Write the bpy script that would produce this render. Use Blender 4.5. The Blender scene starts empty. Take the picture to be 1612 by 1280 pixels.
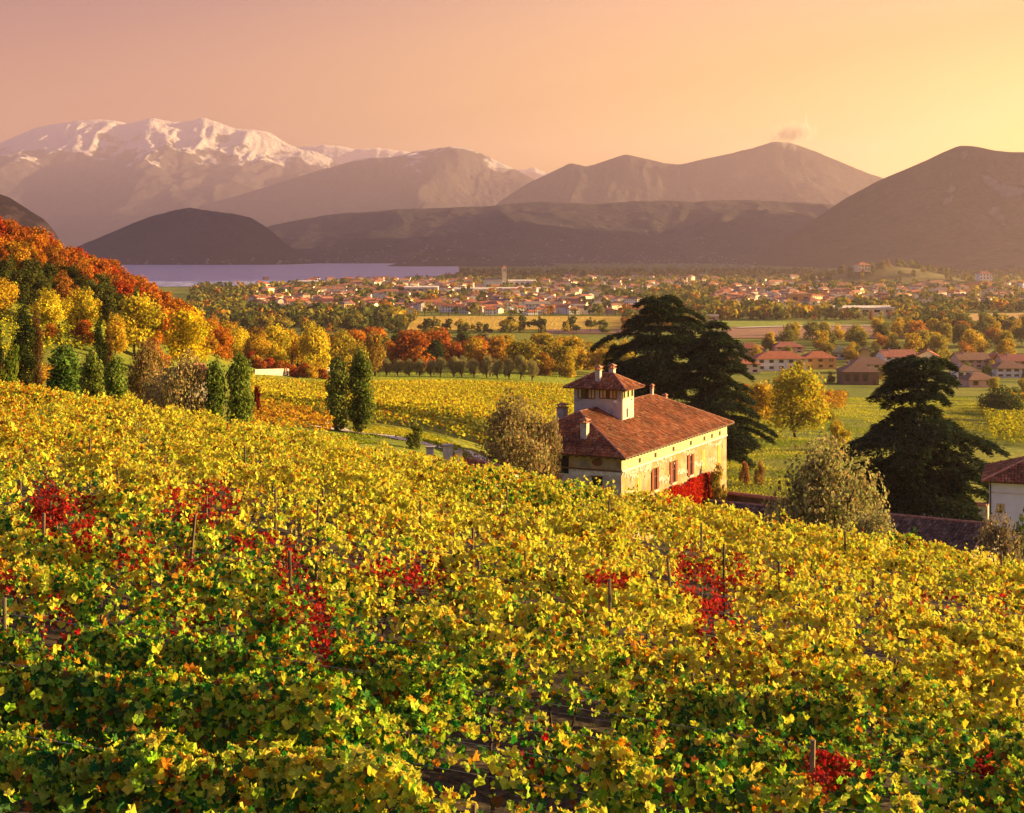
import bpy, bmesh, math, random
import numpy as np
from mathutils import Vector, Matrix

# ------------------------------------------------------------------ camera, sky, sun, exposure
scene = bpy.context.scene
FPX, CX, CY = 2200.0, 806.0, 400.0          # focal length and principal point in photo pixels
SUN_AZ, SUN_EL = 76.0, 11.5                   # degrees to the right of the view axis, above horizon

cam_data = bpy.data.cameras.new('camera')
cam = bpy.data.objects.new('camera', cam_data)
scene.collection.objects.link(cam)
cam.location = (0, 0, 0)
cam.rotation_euler = (math.radians(90), 0, 0)
cam_data.sensor_width = 36.0
cam_data.lens = FPX / 1612.0 * 36.0
cam_data.shift_y = (CY - 640.0) / 1612.0
cam_data.clip_start = 0.5
cam_data.clip_end = 90000.0
scene.camera = cam

scene.view_settings.view_transform = 'Standard'
scene.view_settings.look = 'None'
scene.view_settings.exposure = 2.7
scene.view_settings.gamma = 1.0
scene.view_settings.use_curve_mapping = False
scene.cycles.use_denoising = True
scene.cycles.max_bounces = 5
scene.cycles.diffuse_bounces = 2
scene.cycles.glossy_bounces = 2
scene.cycles.transmission_bounces = 4
scene.cycles.transparent_max_bounces = 6
scene.cycles.volume_bounces = 0
scene.cycles.sample_clamp_indirect = 4.0

az, el = math.radians(SUN_AZ), math.radians(SUN_EL)
SUN = Vector((math.sin(az) * math.cos(el), math.cos(az) * math.cos(el), math.sin(el)))   # towards the sun
sun_data = bpy.data.lights.new('sun', 'SUN')
sun_data.energy = 5.0
sun_data.angle = math.radians(0.5)
sun_data.color = (1.0, 0.66, 0.25)
sun = bpy.data.objects.new('sun', sun_data)
scene.collection.objects.link(sun)
sun.rotation_euler = SUN.to_track_quat('Z', 'Y').to_euler()
sun.location = (300, 0, 200)

world = bpy.data.worlds.new('World')
scene.world = world
world.use_nodes = True
wn, wl = world.node_tree.nodes, world.node_tree.links
wn.clear()
def wnode(t, **kw):
    n = wn.new(t)
    for k, v in kw.items():
        setattr(n, k, v)
    return n
w_out = wnode('ShaderNodeOutputWorld')
w_bg = wnode('ShaderNodeBackground')
w_sky = wnode('ShaderNodeTexSky', sky_type='NISHITA', sun_disc=False, sun_elevation=el, sun_rotation=az,
              air_density=1.6, dust_density=3.0, ozone_density=3.0, altitude=200.0)
w_bg.inputs['Strength'].default_value = 0.10
wl.new(w_bg.outputs[0], w_out.inputs['Surface'])
# evening colours: a ramp by height over the horizon, warmer towards the sun
w_geo = wnode('ShaderNodeTexCoord')
w_sep = wnode('ShaderNodeSeparateXYZ')
wl.new(w_geo.outputs['Generated'], w_sep.inputs[0])
w_ramp = wnode('ShaderNodeValToRGB')
cr = w_ramp.color_ramp
SKY = [(0.0, (1.30, 0.46, 0.01)), (0.05, (1.20, 0.44, 0.02)), (0.10, (0.80, 0.29, 0.08)), (0.18, (0.33, 0.12, 0.21)),
       (0.34, (0.20, 0.19, 0.50)), (0.62, (0.12, 0.22, 0.78)), (1.0, (0.10, 0.23, 0.90))]
cr.elements[0].position, cr.elements[0].color = SKY[0][0], SKY[0][1] + (1,)
cr.elements[1].position, cr.elements[1].color = SKY[-1][0], SKY[-1][1] + (1,)
for p, c in SKY[1:-1]:
    e = cr.elements.new(p)
    e.color = c + (1,)
wl.new(w_sep.outputs['Z'], w_ramp.inputs[0])
w_dot = wnode('ShaderNodeVectorMath', operation='DOT_PRODUCT')
wl.new(w_geo.outputs['Generated'], w_dot.inputs[0])
w_dot.inputs[1].default_value = SUN
w_map = wnode('ShaderNodeMapRange', interpolation_type='SMOOTHSTEP')
w_map.inputs['From Min'].default_value = -0.05
w_map.inputs['From Max'].default_value = 0.72
wl.new(w_dot.outputs['Value'], w_map.inputs['Value'])
w_glow = wnode('ShaderNodeMix', data_type='RGBA', blend_type='MIX')
w_glow.inputs['B'].default_value = (3.4, 2.3, 0.04, 1)
w_low = wnode('ShaderNodeMapRange', interpolation_type='SMOOTHSTEP')      # the glow clings to the horizon
w_low.inputs['From Min'].default_value = 0.0
w_low.inputs['From Max'].default_value = 0.24
w_low.inputs['To Min'].default_value = 1.0
w_low.inputs['To Max'].default_value = 0.12
wl.new(w_sep.outputs['Z'], w_low.inputs['Value'])
w_gf = wnode('ShaderNodeMath', operation='MULTIPLY')
wl.new(w_map.outputs[0], w_gf.inputs[0])
wl.new(w_low.outputs[0], w_gf.inputs[1])
wl.new(w_gf.outputs[0], w_glow.inputs['Factor'])
# away from the sun the dusk sky turns lavender
w_map2 = wnode('ShaderNodeMapRange', interpolation_type='SMOOTHSTEP')
w_map2.inputs['From Min'].default_value = -0.20
w_map2.inputs['From Max'].default_value = -0.75
wl.new(w_dot.outputs['Value'], w_map2.inputs['Value'])
w_dusk = wnode('ShaderNodeMix', data_type='RGBA', blend_type='MIX')
w_dusk.inputs['B'].default_value = (0.30, 0.42, 1.0, 1)
wl.new(w_map2.outputs[0], w_dusk.inputs['Factor'])
wl.new(w_ramp.outputs[0], w_dusk.inputs['A'])
wl.new(w_dusk.outputs['Result'], w_glow.inputs['A'])
w_scale = wnode('ShaderNodeVectorMath', operation='SCALE')
w_scale.inputs['Scale'].default_value = 0.92
wl.new(w_glow.outputs['Result'], w_scale.inputs[0])
w_mix = wnode('ShaderNodeMix', data_type='RGBA', blend_type='MIX')
w_mix.inputs['Factor'].default_value = 0.985
wl.new(w_sky.outputs[0], w_mix.inputs['A'])
wl.new(w_scale.outputs[0], w_mix.inputs['B'])
wl.new(w_mix.outputs['Result'], w_bg.inputs['Color'])

# ------------------------------------------------------------------ helpers
RNG = np.random.default_rng(11)
random.seed(5)
COL = scene.collection

def link(o, parent=None):
    COL.objects.link(o)
    if parent is not None:
        o.parent = parent
    return o

def tag(o, label=None, cat=None, group=None, kind=None):
    if label: o['label'] = label
    if cat: o['category'] = cat
    if group: o['group'] = group
    if kind: o['kind'] = kind
    return o

def empty(name, loc=(0, 0, 0), rz=0.0):
    o = bpy.data.objects.new(name, None)
    o.empty_display_size = 0.5
    o.location = loc
    o.rotation_euler = (0, 0, rz)
    return link(o)

def np_mesh(name, V, faces, col=None, smooth=False):
    """faces: list of (n,k) index arrays; col: (nfaces,3) per-face colours"""
    if not isinstance(faces, list):
        faces = [faces]
    faces = [np.asarray(f, dtype=np.int32) for f in faces if len(f)]
    V = np.asarray(V, dtype=np.float32)
    me = bpy.data.meshes.new(name)
    me.vertices.add(len(V))
    me.vertices.foreach_set('co', V.ravel())
    nl = sum(f.size for f in faces)
    nf = sum(len(f) for f in faces)
    me.loops.add(nl)
    me.polygons.add(nf)
    if nf:
        me.loops.foreach_set('vertex_index', np.concatenate([f.ravel() for f in faces]))
        tot = np.concatenate([np.full(len(f), f.shape[1], dtype=np.int32) for f in faces])
        st = np.zeros(nf, dtype=np.int32)
        st[1:] = np.cumsum(tot)[:-1]
        me.polygons.foreach_set('loop_start', st)
        me.polygons.foreach_set('loop_total', tot)
        me.polygons.foreach_set('use_smooth', np.full(nf, smooth, dtype=bool))
    if col is not None:
        a = me.attributes.new('col', 'FLOAT_COLOR', 'FACE')
        c = np.ones((nf, 4), dtype=np.float32)
        c[:, :3] = col
        a.data.foreach_set('color', c.ravel())
    me.update(calc_edges=True)
    me.validate()
    return me

def obj(name, me, mat=None, parent=None):
    if mat is not None and len(me.materials) == 0:
        me.materials.append(mat)
    return link(bpy.data.objects.new(name, me), parent)

def copy_thing(src, loc=None, rz=None, scale=None):
    r = src.copy()
    COL.objects.link(r)
    for ch in src.children:
        c = ch.copy()
        COL.objects.link(c)
        c.parent = r
        for g in ch.children:
            d = g.copy()
            COL.objects.link(d)
            d.parent = c
    if loc is not None: r.location = loc
    if rz is not None: r.rotation_euler = (0, 0, rz)
    if scale is not None: r.scale = scale if hasattr(scale, '__len__') else (scale,) * 3
    return r

class MB:
    """collects simple shapes of one part"""
    def __init__(s):
        s.v, s.f = [], []
    def add(s, vs, fs):
        n = len(s.v)
        s.v += [tuple(v) for v in vs]
        s.f += [tuple(i + n for i in f) for f in fs]
        return s
    def box(s, x0, x1, y0, y1, z0, z1):
        return s.add([(x0, y0, z0), (x1, y0, z0), (x1, y1, z0), (x0, y1, z0), (x0, y0, z1), (x1, y0, z1), (x1, y1, z1), (x0, y1, z1)],
                     [(0, 3, 2, 1), (4, 5, 6, 7), (0, 1, 5, 4), (1, 2, 6, 5), (2, 3, 7, 6), (3, 0, 4, 7)])
    def tube(s, p0, p1, r0, r1, n=6):
        p0, p1 = Vector(p0), Vector(p1)
        d = (p1 - p0)
        if d.length < 1e-6: return s
        q = d.to_track_quat('Z', 'Y')
        ring = []
        for p, r in ((p0, r0), (p1, r1)):
            for i in range(n):
                a = 2 * math.pi * i / n
                ring.append(p + q @ Vector((math.cos(a) * r, math.sin(a) * r, 0)))
        fs = [(i, (i + 1) % n, n + (i + 1) % n, n + i) for i in range(n)]
        fs += [tuple(range(n - 1, -1, -1)), tuple(range(n, 2 * n))]
        return s.add(ring, fs)
    def mesh(s, name, smooth=False):
        me = bpy.data.meshes.new(name)
        me.from_pydata(s.v, [], s.f)
        if smooth:
            me.polygons.foreach_set('use_smooth', [True] * len(me.polygons))
        me.update()
        return me
    def build(s, name, mat, parent=None, smooth=False):
        return obj(name, s.mesh(name, smooth), mat, parent)

def hash2(ix, iy, seed):
    n = (ix.astype(np.int64) * 374761393 + iy.astype(np.int64) * 668265263 + seed * 982451653) & 0xFFFFFFFF
    n = ((n ^ (n >> 13)) * 1274126177) & 0xFFFFFFFF
    n = n ^ (n >> 16)
    return (n & 0xFFFF) / 65535.0

def vnoise(x, y, seed=0):
    x, y = np.asarray(x, float), np.asarray(y, float)
    ix, iy = np.floor(x), np.floor(y)
    fx, fy = x - ix, y - iy
    fx, fy = fx * fx * fx * (fx * (fx * 6 - 15) + 10), fy * fy * fy * (fy * (fy * 6 - 15) + 10)
    a, b = hash2(ix, iy, seed), hash2(ix + 1, iy, seed)
    c, d = hash2(ix, iy + 1, seed), hash2(ix + 1, iy + 1, seed)
    return (a + (b - a) * fx) * (1 - fy) + (c + (d - c) * fx) * fy

def fbm(x, y, oct=4, seed=0, ridged=False):
    x, y = np.asarray(x, float), np.asarray(y, float)
    s, amp, tot = 0.0, 1.0, 0.0
    for k in range(oct):
        n = vnoise(x * 2 ** k, y * 2 ** k, seed + k * 17)
        if ridged:
            n = 1 - np.abs(2 * n - 1)
        s = s + n * amp
        tot += amp
        amp *= 0.58 if ridged else 0.5
    return s / tot

def smooth01(t):
    t = np.clip(t, 0, 1)
    return t * t * (3 - 2 * t)

# ------------------------------------------------------------------ materials
def nmat(name):
    m = bpy.data.materials.new(name)
    m.use_nodes = True
    n = m.node_tree.nodes
    b = n['Principled BSDF']
    return m, n, m.node_tree.links, b

def mat_noise(name, c1, c2, scale=3.0, rough=0.85, bump=0.0, bump_scale=None, detail=6.0, spec=0.2, stretch=(1, 1, 1), c3=None, world_pos=False):
    """two or three colours mixed by noise, with relief"""
    m, n, l, b = nmat(name)
    tc = n.new('ShaderNodeTexCoord')
    mp = n.new('ShaderNodeMapping')
    mp.inputs['Scale'].default_value = stretch
    if world_pos:
        g = n.new('ShaderNodeNewGeometry')
        l.new(g.outputs['Position'], mp.inputs[0])
    else:
        l.new(tc.outputs['Object'], mp.inputs[0])
    t = n.new('ShaderNodeTexNoise')
    t.inputs['Scale'].default_value = scale
    t.inputs['Detail'].default_value = detail
    t.inputs['Roughness'].default_value = 0.62
    l.new(mp.outputs[0], t.inputs['Vector'])
    r = n.new('ShaderNodeValToRGB')
    r.color_ramp.elements[0].position, r.color_ramp.elements[0].color = 0.36, tuple(c1) + (1,)
    r.color_ramp.elements[1].position, r.color_ramp.elements[1].color = 0.64, tuple(c2) + (1,)
    if c3:
        e = r.color_ramp.elements.new(0.78)
        e.color = tuple(c3) + (1,)
    l.new(t.outputs['Fac'], r.inputs[0])
    l.new(r.outputs[0], b.inputs['Base Color'])
    b.inputs['Roughness'].default_value = rough
    b.inputs['Specular IOR Level'].default_value = spec
    if bump:
        t2 = n.new('ShaderNodeTexNoise')
        t2.inputs['Scale'].default_value = bump_scale or scale * 4
        t2.inputs['Detail'].default_value = 5
        l.new(mp.outputs[0], t2.inputs['Vector'])
        bp = n.new('ShaderNodeBump')
        bp.inputs['Distance'].default_value = bump
        bp.inputs['Strength'].default_value = 1.0
        l.new(t2.outputs['Fac'], bp.inputs['Height'])
        l.new(bp.outputs[0], b.inputs['Normal'])
    return m

def mat_leaf(name, trans=0.4, use_object_colour=False, gloss=0.0, attr=True, tint=(1, 1, 1)):
    """leaf: thin, partly translucent; colour from the face attribute, times the object's own colour for copies"""
    m = bpy.data.materials.new(name)
    m.use_nodes = True
    n, l = m.node_tree.nodes, m.node_tree.links
    n.clear()
    out = n.new('ShaderNodeOutputMaterial')
    dif = n.new('ShaderNodeBsdfDiffuse')
    tra = n.new('ShaderNodeBsdfTranslucent')
    mix = n.new('ShaderNodeMixShader')
    mix.inputs[0].default_value = trans
    a = n.new('ShaderNodeAttribute')
    a.attribute_name = 'col'
    src = a.outputs['Color']
    if use_object_colour:
        oi = n.new('ShaderNodeObjectInfo')
        mm = n.new('ShaderNodeMix')
        mm.data_type = 'RGBA'; mm.blend_type = 'MULTIPLY'
        mm.inputs['Factor'].default_value = 1.0
        l.new(src, mm.inputs['A'])
        l.new(oi.outputs['Color'], mm.inputs['B'])
        src = mm.outputs['Result']
    l.new(src, dif.inputs['Color'])
    l.new(src, tra.inputs['Color'])
    l.new(dif.outputs[0], mix.inputs[1])
    l.new(tra.outputs[0], mix.inputs[2])
    last = mix.outputs[0]
    if gloss:
        g = n.new('ShaderNodeBsdfGlossy')
        g.inputs['Roughness'].default_value = 0.38
        g.inputs['Color'].default_value = (1, 1, 1, 1)
        m2 = n.new('ShaderNodeMixShader')
        m2.inputs[0].default_value = gloss
        l.new(last, m2.inputs[1])
        l.new(g.outputs[0], m2.inputs[2])
        last = m2.outputs[0]
    l.new(last, out.inputs['Surface'])
    return m

def mat_attr(name, rough=0.85, spec=0.2, noise=0.25, scale=2.0, bump=0.0):
    """colour per face from the attribute, broken up by fine noise"""
    m, n, l, b = nmat(name)
    a = n.new('ShaderNodeAttribute'); a.attribute_name = 'col'
    tc = n.new('ShaderNodeTexCoord')
    t = n.new('ShaderNodeTexNoise'); t.inputs['Scale'].default_value = scale; t.inputs['Detail'].default_value = 5
    l.new(tc.outputs['Object'], t.inputs['Vector'])
    mr = n.new('ShaderNodeMapRange')
    mr.inputs['From Min'].default_value, mr.inputs['From Max'].default_value = 0.3, 0.7
    mr.inputs['To Min'].default_value, mr.inputs['To Max'].default_value = 1 - noise, 1 + noise
    l.new(t.outputs['Fac'], mr.inputs['Value'])
    vm = n.new('ShaderNodeVectorMath'); vm.operation = 'SCALE'
    l.new(a.outputs['Color'], vm.inputs[0]); l.new(mr.outputs[0], vm.inputs['Scale'])
    l.new(vm.outputs[0], b.inputs['Base Color'])
    b.inputs['Roughness'].default_value = rough
    b.inputs['Specular IOR Level'].default_value = spec
    if bump:
        bp = n.new('ShaderNodeBump'); bp.inputs['Distance'].default_value = bump
        l.new(t.outputs['Fac'], bp.inputs['Height']); l.new(bp.outputs[0], b.inputs['Normal'])
    return m

M = {}
M['bark'] = mat_noise('bark', (0.035, 0.025, 0.018), (0.09, 0.065, 0.045), 6, bump=0.02, stretch=(1, 1, 0.25))
M['leaf'] = mat_leaf('tree_leaf', 0.35, True)
M['vine_leaf'] = mat_leaf('vine_leaf', 0.35, False)
M['creeper'] = mat_leaf('creeper_leaf', 0.3, False)
M['needle'] = mat_leaf('cedar_needle', 0.12, False)

# ------------------------------------------------------------------ terrain heights
def ray(px, py, Y):
    return Vector(((px - CX) / FPX * Y, Y, (CY - py) / FPX * Y))

def to_px(P):
    P = np.asarray(P)
    return CX + FPX * P[..., 0] / P[..., 1], CY - FPX * P[..., 2] / P[..., 1]

def plane0(X, Y):
    return -6.0 - 0.13 * X - 0.085 * Y

def crest(u):
    """distance of the vineyard's brow, by direction"""
    return np.interp(u, [-0.5, -0.366, -0.2, 0.0, 0.18, 0.366, 0.5], [86, 80, 71, 60, 54, 48, 45])

_cp = []                                    # control points: (u, log Y, z)
for u in (-0.55, -0.40, -0.27, -0.13, 0.0, 0.13, 0.27, 0.40, 0.55):
    c = float(crest(u))
    for Y in (4, 9, 18, 32, c * 0.8, c):
        _cp.append((u, math.log(Y), plane0(u * Y, Y)))
def cpx(px, Y, z):
    _cp.append(((px - CX) / FPX, math.log(Y), z))
# behind the brow, photo column by column
for px, pts in {
    -350: [(110, -3), (150, -2), (230, 0), (330, 22), (430, 18), (620, -15), (900, -44)],
    0:    [(105, -12.5), (150, -14.5), (200, -16.5), (235, -16.5), (275, -10), (330, 0), (400, 0), (520, -18), (700, -42), (900, -49)],
    100:  [(105, -13.2), (150, -15.5), (200, -17.0), (240, -17.5), (285, -13), (340, -6), (410, -7), (520, -24), (700, -44)],
    200:  [(105, -13.5), (150, -16.5), (210, -18.5), (260, -20), (310, -17.5), (360, -13), (430, -15), (560, -34)],
    300:  [(100, -13.8), (150, -17.5), (220, -21), (300, -25), (380, -23), (460, -27), (600, -42)],
    400:  [(100, -14.5), (150, -18.2), (220, -23), (320, -30), (420, -33.5), (520, -38), (700, -47)],
    560:  [(90, -15), (120, -17.5), (160, -20.6), (230, -25.2), (320, -31.5), (400, -36), (500, -40.5), (700, -47.5)],
    700:  [(85, -16.5), (110, -18.8), (140, -20.6), (160, -22), (220, -25.6), (320, -32), (400, -36.5), (500, -41), (700, -48)],
    850:  [(80, -17), (105, -22), (130, -26), (150, -28.0), (185, -28.5), (250, -30.5), (400, -38), (520, -43), (700, -48)],
    1000: [(80, -18.5), (105, -25), (130, -30), (150, -31), (185, -31.3), (250, -34), (400, -41), (520, -46)],
    1150: [(75, -18), (100, -24), (130, -29.5), (150, -31), (176, -31.2), (200, -31.6), (270, -35), (350, -38.6), (450, -43), (520, -47)],
    1300: [(70, -17), (95, -23), (120, -27.5), (150, -30.5), (190, -31), (270, -35), (350, -38.8), (450, -44), (520, -47)],
    1450: [(65, -16.5), (90, -22), (115, -26), (140, -28.5), (170, -30.5), (220, -33), (300, -37), (400, -42.5), (520, -47.5)],
    1612: [(62, -17), (85, -22), (110, -26.5), (140, -29), (180, -31.5), (250, -35), (350, -41), (520, -48)],
    1950: [(60, -20), (100, -28), (160, -34), (300, -42), (520, -49)]}.items():
    for Y, z in pts:
        cpx(px, Y, z)
for u in (-0.5, -0.3, -0.1, 0.1, 0.3, 0.52):
    for Y in (1000, 1500, 2500):
        _cp.append((u, math.log(Y), -50.0))
_cp = np.array(_cp)
_S = np.array([2.2, 1.0])
def _tps_k(d2):
    return 0.5 * d2 * np.log(d2 + 1e-9)
def _solve():
    P = _cp[:, :2] * _S
    n = len(P)
    K = _tps_k(((P[:, None] - P[None]) ** 2).sum(-1)) + np.eye(n) * 2e-4
    A = np.zeros((n + 3, n + 3))
    A[:n, :n] = K
    A[:n, n] = 1; A[:n, n + 1:] = P
    A[n, :n] = 1; A[n + 1:, :n] = P.T
    b = np.zeros(n + 3); b[:n] = _cp[:, 2]
    return P, np.linalg.solve(A, b)
_TP, _TW = _solve()

def ground(X, Y):
    X, Y = np.asarray(X, float), np.asarray(Y, float)
    sh = X.shape
    X, Y = X.ravel(), Y.ravel()
    r = np.hypot(X, Y)
    th = np.arctan2(X, Y)                       # azimuth from the view axis
    lim = math.atan(0.50)
    thc = np.clip(th, -lim, lim)
    u = np.tan(thc)
    Yq = np.clip(r * np.cos(thc), 4.0, 2600.0)
    Q = np.stack([u, np.log(Yq)], 1) * _S
    z = np.empty(len(Q))
    for i in range(0, len(Q), 20000):
        q = Q[i:i + 20000]
        z[i:i + 20000] = _tps_k(((q[:, None] - _TP[None]) ** 2).sum(-1)) @ _TW[:-3] + _TW[-3] + q @ _TW[-2:]
    k = smooth01((Yq - 800) / 300)
    z = z * (1 - k) - 50.0 * k
    back = smooth01((np.abs(th) - lim) / (math.pi - lim))     # behind the camera the two flanks meet
    zb = -6.0 - 0.04 * r
    z = z * (1 - back) + np.maximum(zb, -50) * back
    return z.reshape(sh)

def gz(X, Y):
    return float(ground(np.array([X]), np.array([Y]))[0])

def on_ground(px, Y):
    X = (px - CX) / FPX * Y
    return Vector((X, Y, gz(X, Y)))
# ------------------------------------------------------------------ ground sheet
def build_ground():
    rs = np.concatenate([[0.0], np.exp(np.linspace(math.log(2.0), math.log(45000.0), 300))])
    a_in = np.linspace(-0.60, 0.60, 241)
    a_out = np.linspace(0.60, 2 * math.pi - 0.60, 90)[1:-1]
    az_ = np.concatenate([a_in, a_out])
    A, R = np.meshgrid(az_, rs)
    X, Y = R * np.sin(A), R * np.cos(A)
    Z = ground(X, Y)
    # small relief of clods and banks near by
    Z = Z + (fbm(X * 0.35, Y * 0.35, 3, 3) - 0.5) * 0.25 * smooth01((R - 2) / 10) * (1 - smooth01((R - 60) / 200))
    nr, na = X.shape
    V = np.stack([X, Y, Z], -1).reshape(-1, 3)
    i = np.arange(nr - 1)[:, None] * na
    j = np.arange(na)[None]
    j2 = (j + 1) % na
    F = np.stack([i + j, i + j2, i + na + j2, i + na + j], -1).reshape(-1, 4)[:, ::-1]
    me = np_mesh('ground', V, F, smooth=True)
    m, n, l, b = nmat('meadow_soil')
    g = n.new('ShaderNodeNewGeometry')
    def noise(scale, det=5):
        t = n.new('ShaderNodeTexNoise'); t.inputs['Scale'].default_value = scale; t.inputs['Detail'].default_value = det
        l.new(g.outputs['Position'], t.inputs['Vector']); return t
    def ramp(src, els):
        r = n.new('ShaderNodeValToRGB')
        r.color_ramp.elements[0].position, r.color_ramp.elements[0].color = els[0][0], els[0][1] + (1,)
        r.color_ramp.elements[1].position, r.color_ramp.elements[1].color = els[-1][0], els[-1][1] + (1,)
        for p, c in els[1:-1]:
            e = r.color_ramp.elements.new(p); e.color = c + (1,)
        l.new(src, r.inputs[0]); return r
    big = ramp(noise(0.012, 4).outputs['Fac'], [(0.35, (0.085, 0.13, 0.016)), (0.5, (0.17, 0.19, 0.022)), (0.62, (0.10, 0.15, 0.016)), (0.75, (0.17, 0.13, 0.035))])
    fine = ramp(noise(1.3, 6).outputs['Fac'], [(0.35, (0.55, 0.55, 0.5)), (0.65, (1.25, 1.2, 1.1))])
    mx = n.new('ShaderNodeMix'); mx.data_type = 'RGBA'; mx.blend_type = 'MULTIPLY'; mx.inputs['Factor'].default_value = 1
    l.new(big.outputs[0], mx.inputs['A']); l.new(fine.outputs[0], mx.inputs['B'])
    # bare stony soil between the near vines
    soil = ramp(noise(5.0, 8).outputs['Fac'], [(0.35, (0.018, 0.014, 0.010)), (0.6, (0.055, 0.043, 0.030)), (0.75, (0.14, 0.115, 0.09))])
    ln = n.new('ShaderNodeVectorMath'); ln.operation = 'LENGTH'; l.new(g.outputs['Position'], ln.inputs[0])
    mr = n.new('ShaderNodeMapRange'); mr.inputs['From Min'].default_value = 70; mr.inputs['From Max'].default_value = 100
    l.new(ln.outputs['Value'], mr.inputs['Value'])
    m2 = n.new('ShaderNodeMix'); m2.data_type = 'RGBA'
    l.new(mr.outputs[0], m2.inputs['Factor']); l.new(soil.outputs[0], m2.inputs['A']); l.new(mx.outputs['Result'], m2.inputs['B'])
    l.new(m2.outputs['Result'], b.inputs['Base Color'])
    b.inputs['Roughness'].default_value = 0.95
    b.inputs['Specular IOR Level'].default_value = 0.1
    bp = n.new('ShaderNodeBump'); bp.inputs['Distance'].default_value = 0.25
    l.new(noise(0.9, 8).outputs['Fac'], bp.inputs['Height']); l.new(bp.outputs[0], b.inputs['Normal'])
    tag(obj('ground', me, m), kind='structure')
build_ground()

# ------------------------------------------------------------------ lake
def build_lake():
    pts = [(-400, 452), (205, 452), (340, 452), (420, 450), (520, 446), (600, 441), (680, 436), (722, 431)]
    front = [((px - CX) / FPX * (50 * FPX / (py - CY)), 50 * FPX / (py - CY)) for px, py in pts]
    nx, ny = len(front), 24
    V, F = [], []
    for j in range(ny):
        t = (j / (ny - 1)) ** 1.6
        for (x, y) in front:
            k = 12500.0 / y
            V.append((x * (1 + (k - 1) * t), y + (12500.0 - y) * t, -49.2))
    for j in range(ny - 1):
        for i in range(nx - 1):
            F.append((j * nx + i, j * nx + i + 1, (j + 1) * nx + i + 1, (j + 1) * nx + i))
    me = np_mesh('lake', np.array(V), np.array(F))
    m, n, l, b = nmat('lake_water')
    b.inputs['Base Color'].default_value = (0.17, 0.21, 0.40, 1)
    b.inputs['Roughness'].default_value = 0.35
    b.inputs['IOR'].default_value = 1.33
    b.inputs['Specular IOR Level'].default_value = 0.5
    g = n.new('ShaderNodeNewGeometry')
    mp = n.new('ShaderNodeMapping'); mp.inputs['Scale'].default_value = (0.012, 0.006, 1)
    l.new(g.outputs['Position'], mp.inputs[0])
    t = n.new('ShaderNodeTexNoise'); t.inputs['Scale'].default_value = 1.0; t.inputs['Detail'].default_value = 7
    l.new(mp.outputs[0], t.inputs['Vector'])
    bp = n.new('ShaderNodeBump'); bp.inputs['Distance'].default_value = 30.0; bp.inputs['Strength'].default_value = 1.0
    l.new(t.outputs['Fac'], bp.inputs['Height']); l.new(bp.outputs[0], b.inputs['Normal'])
    tag(obj('lake', me, m), kind='structure')
build_lake()

# ------------------------------------------------------------------ mountains
def mat_mountain(name, forest1, forest2, rock, snow=None, snow_z=(0, 0), cliff=0.0, scale=1.0):
    m, n, l, b = nmat(name)
    g = n.new('ShaderNodeNewGeometry')
    def noise(sc, det=8):
        t = n.new('ShaderNodeTexNoise'); t.inputs['Scale'].default_value = sc * scale; t.inputs['Detail'].default_value = det
        t.inputs['Roughness'].default_value = 0.65
        l.new(g.outputs['Position'], t.inputs['Vector']); return t.outputs['Fac']
    def mix(f, a, bb):
        x = n.new('ShaderNodeMix'); x.data_type = 'RGBA'
        l.new(f, x.inputs['Factor'])
        for s, k in ((a, 'A'), (bb, 'B')):
            if isinstance(s, tuple): x.inputs[k].default_value = s + (1,)
            else: l.new(s, x.inputs[k])
        return x.outputs['Result']
    def rng(v, a, bb):
        r = n.new('ShaderNodeMapRange'); r.inputs['From Min'].default_value, r.inputs['From Max'].default_value = a, bb
        l.new(v, r.inputs['Value']); return r.outputs[0]
    def math_(op, a, bb):
        x = n.new('ShaderNodeMath'); x.operation = op
        for k, s in enumerate((a, bb)):
            if isinstance(s, (int, float)): x.inputs[k].default_value = s
            else: l.new(s, x.inputs[k])
        return x.outputs[0]
    c = mix(rng(noise(0.004), 0.38, 0.62), forest1, forest2)
    c = mix(rng(noise(0.03, 4), 0.30, 0.75), c, (forest1[0] * 0.5, forest1[1] * 0.5, forest1[2] * 0.5))
    sep = n.new('ShaderNodeSeparateXYZ'); l.new(g.outputs['Normal'], sep.inputs[0])
    if cliff:
        steep = rng(math_('ADD', sep.outputs['Z'], math_('MULTIPLY', noise(0.006), 0.5)), cliff + 0.10, cliff - 0.02)
        c = mix(steep, c, rock)
    if snow:
        sp = n.new('ShaderNodeSeparateXYZ'); l.new(g.outputs['Position'], sp.inputs[0])
        h = math_('ADD', sp.outputs['Z'], math_('MULTIPLY', math_('SUBTRACT', noise(0.0040), 0.5), (snow_z[1] - snow_z[0]) * 4.0))
        h = math_('ADD', h, math_('MULTIPLY', math_('SUBTRACT', sep.outputs['Z'], 0.75), (snow_z[1] - snow_z[0]) * 1.6))
        f = rng(h, snow_z[0], snow_z[1])
        c = mix(rng(f, 0.35, 0.60), c, snow)
    l.new(c, b.inputs['Base Color'])
    b.inputs['Roughness'].default_value = 0.95
    b.inputs['Specular IOR Level'].default_value = 0.05
    bp = n.new('ShaderNodeBump'); bp.inputs['Distance'].default_value = 60.0 / scale ** 0.5; bp.inputs['Strength'].default_value = 0.8
    l.new(noise(0.012, 10), bp.inputs['Height']); l.new(bp.outputs[0], b.inputs['Normal'])
    return m

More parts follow.
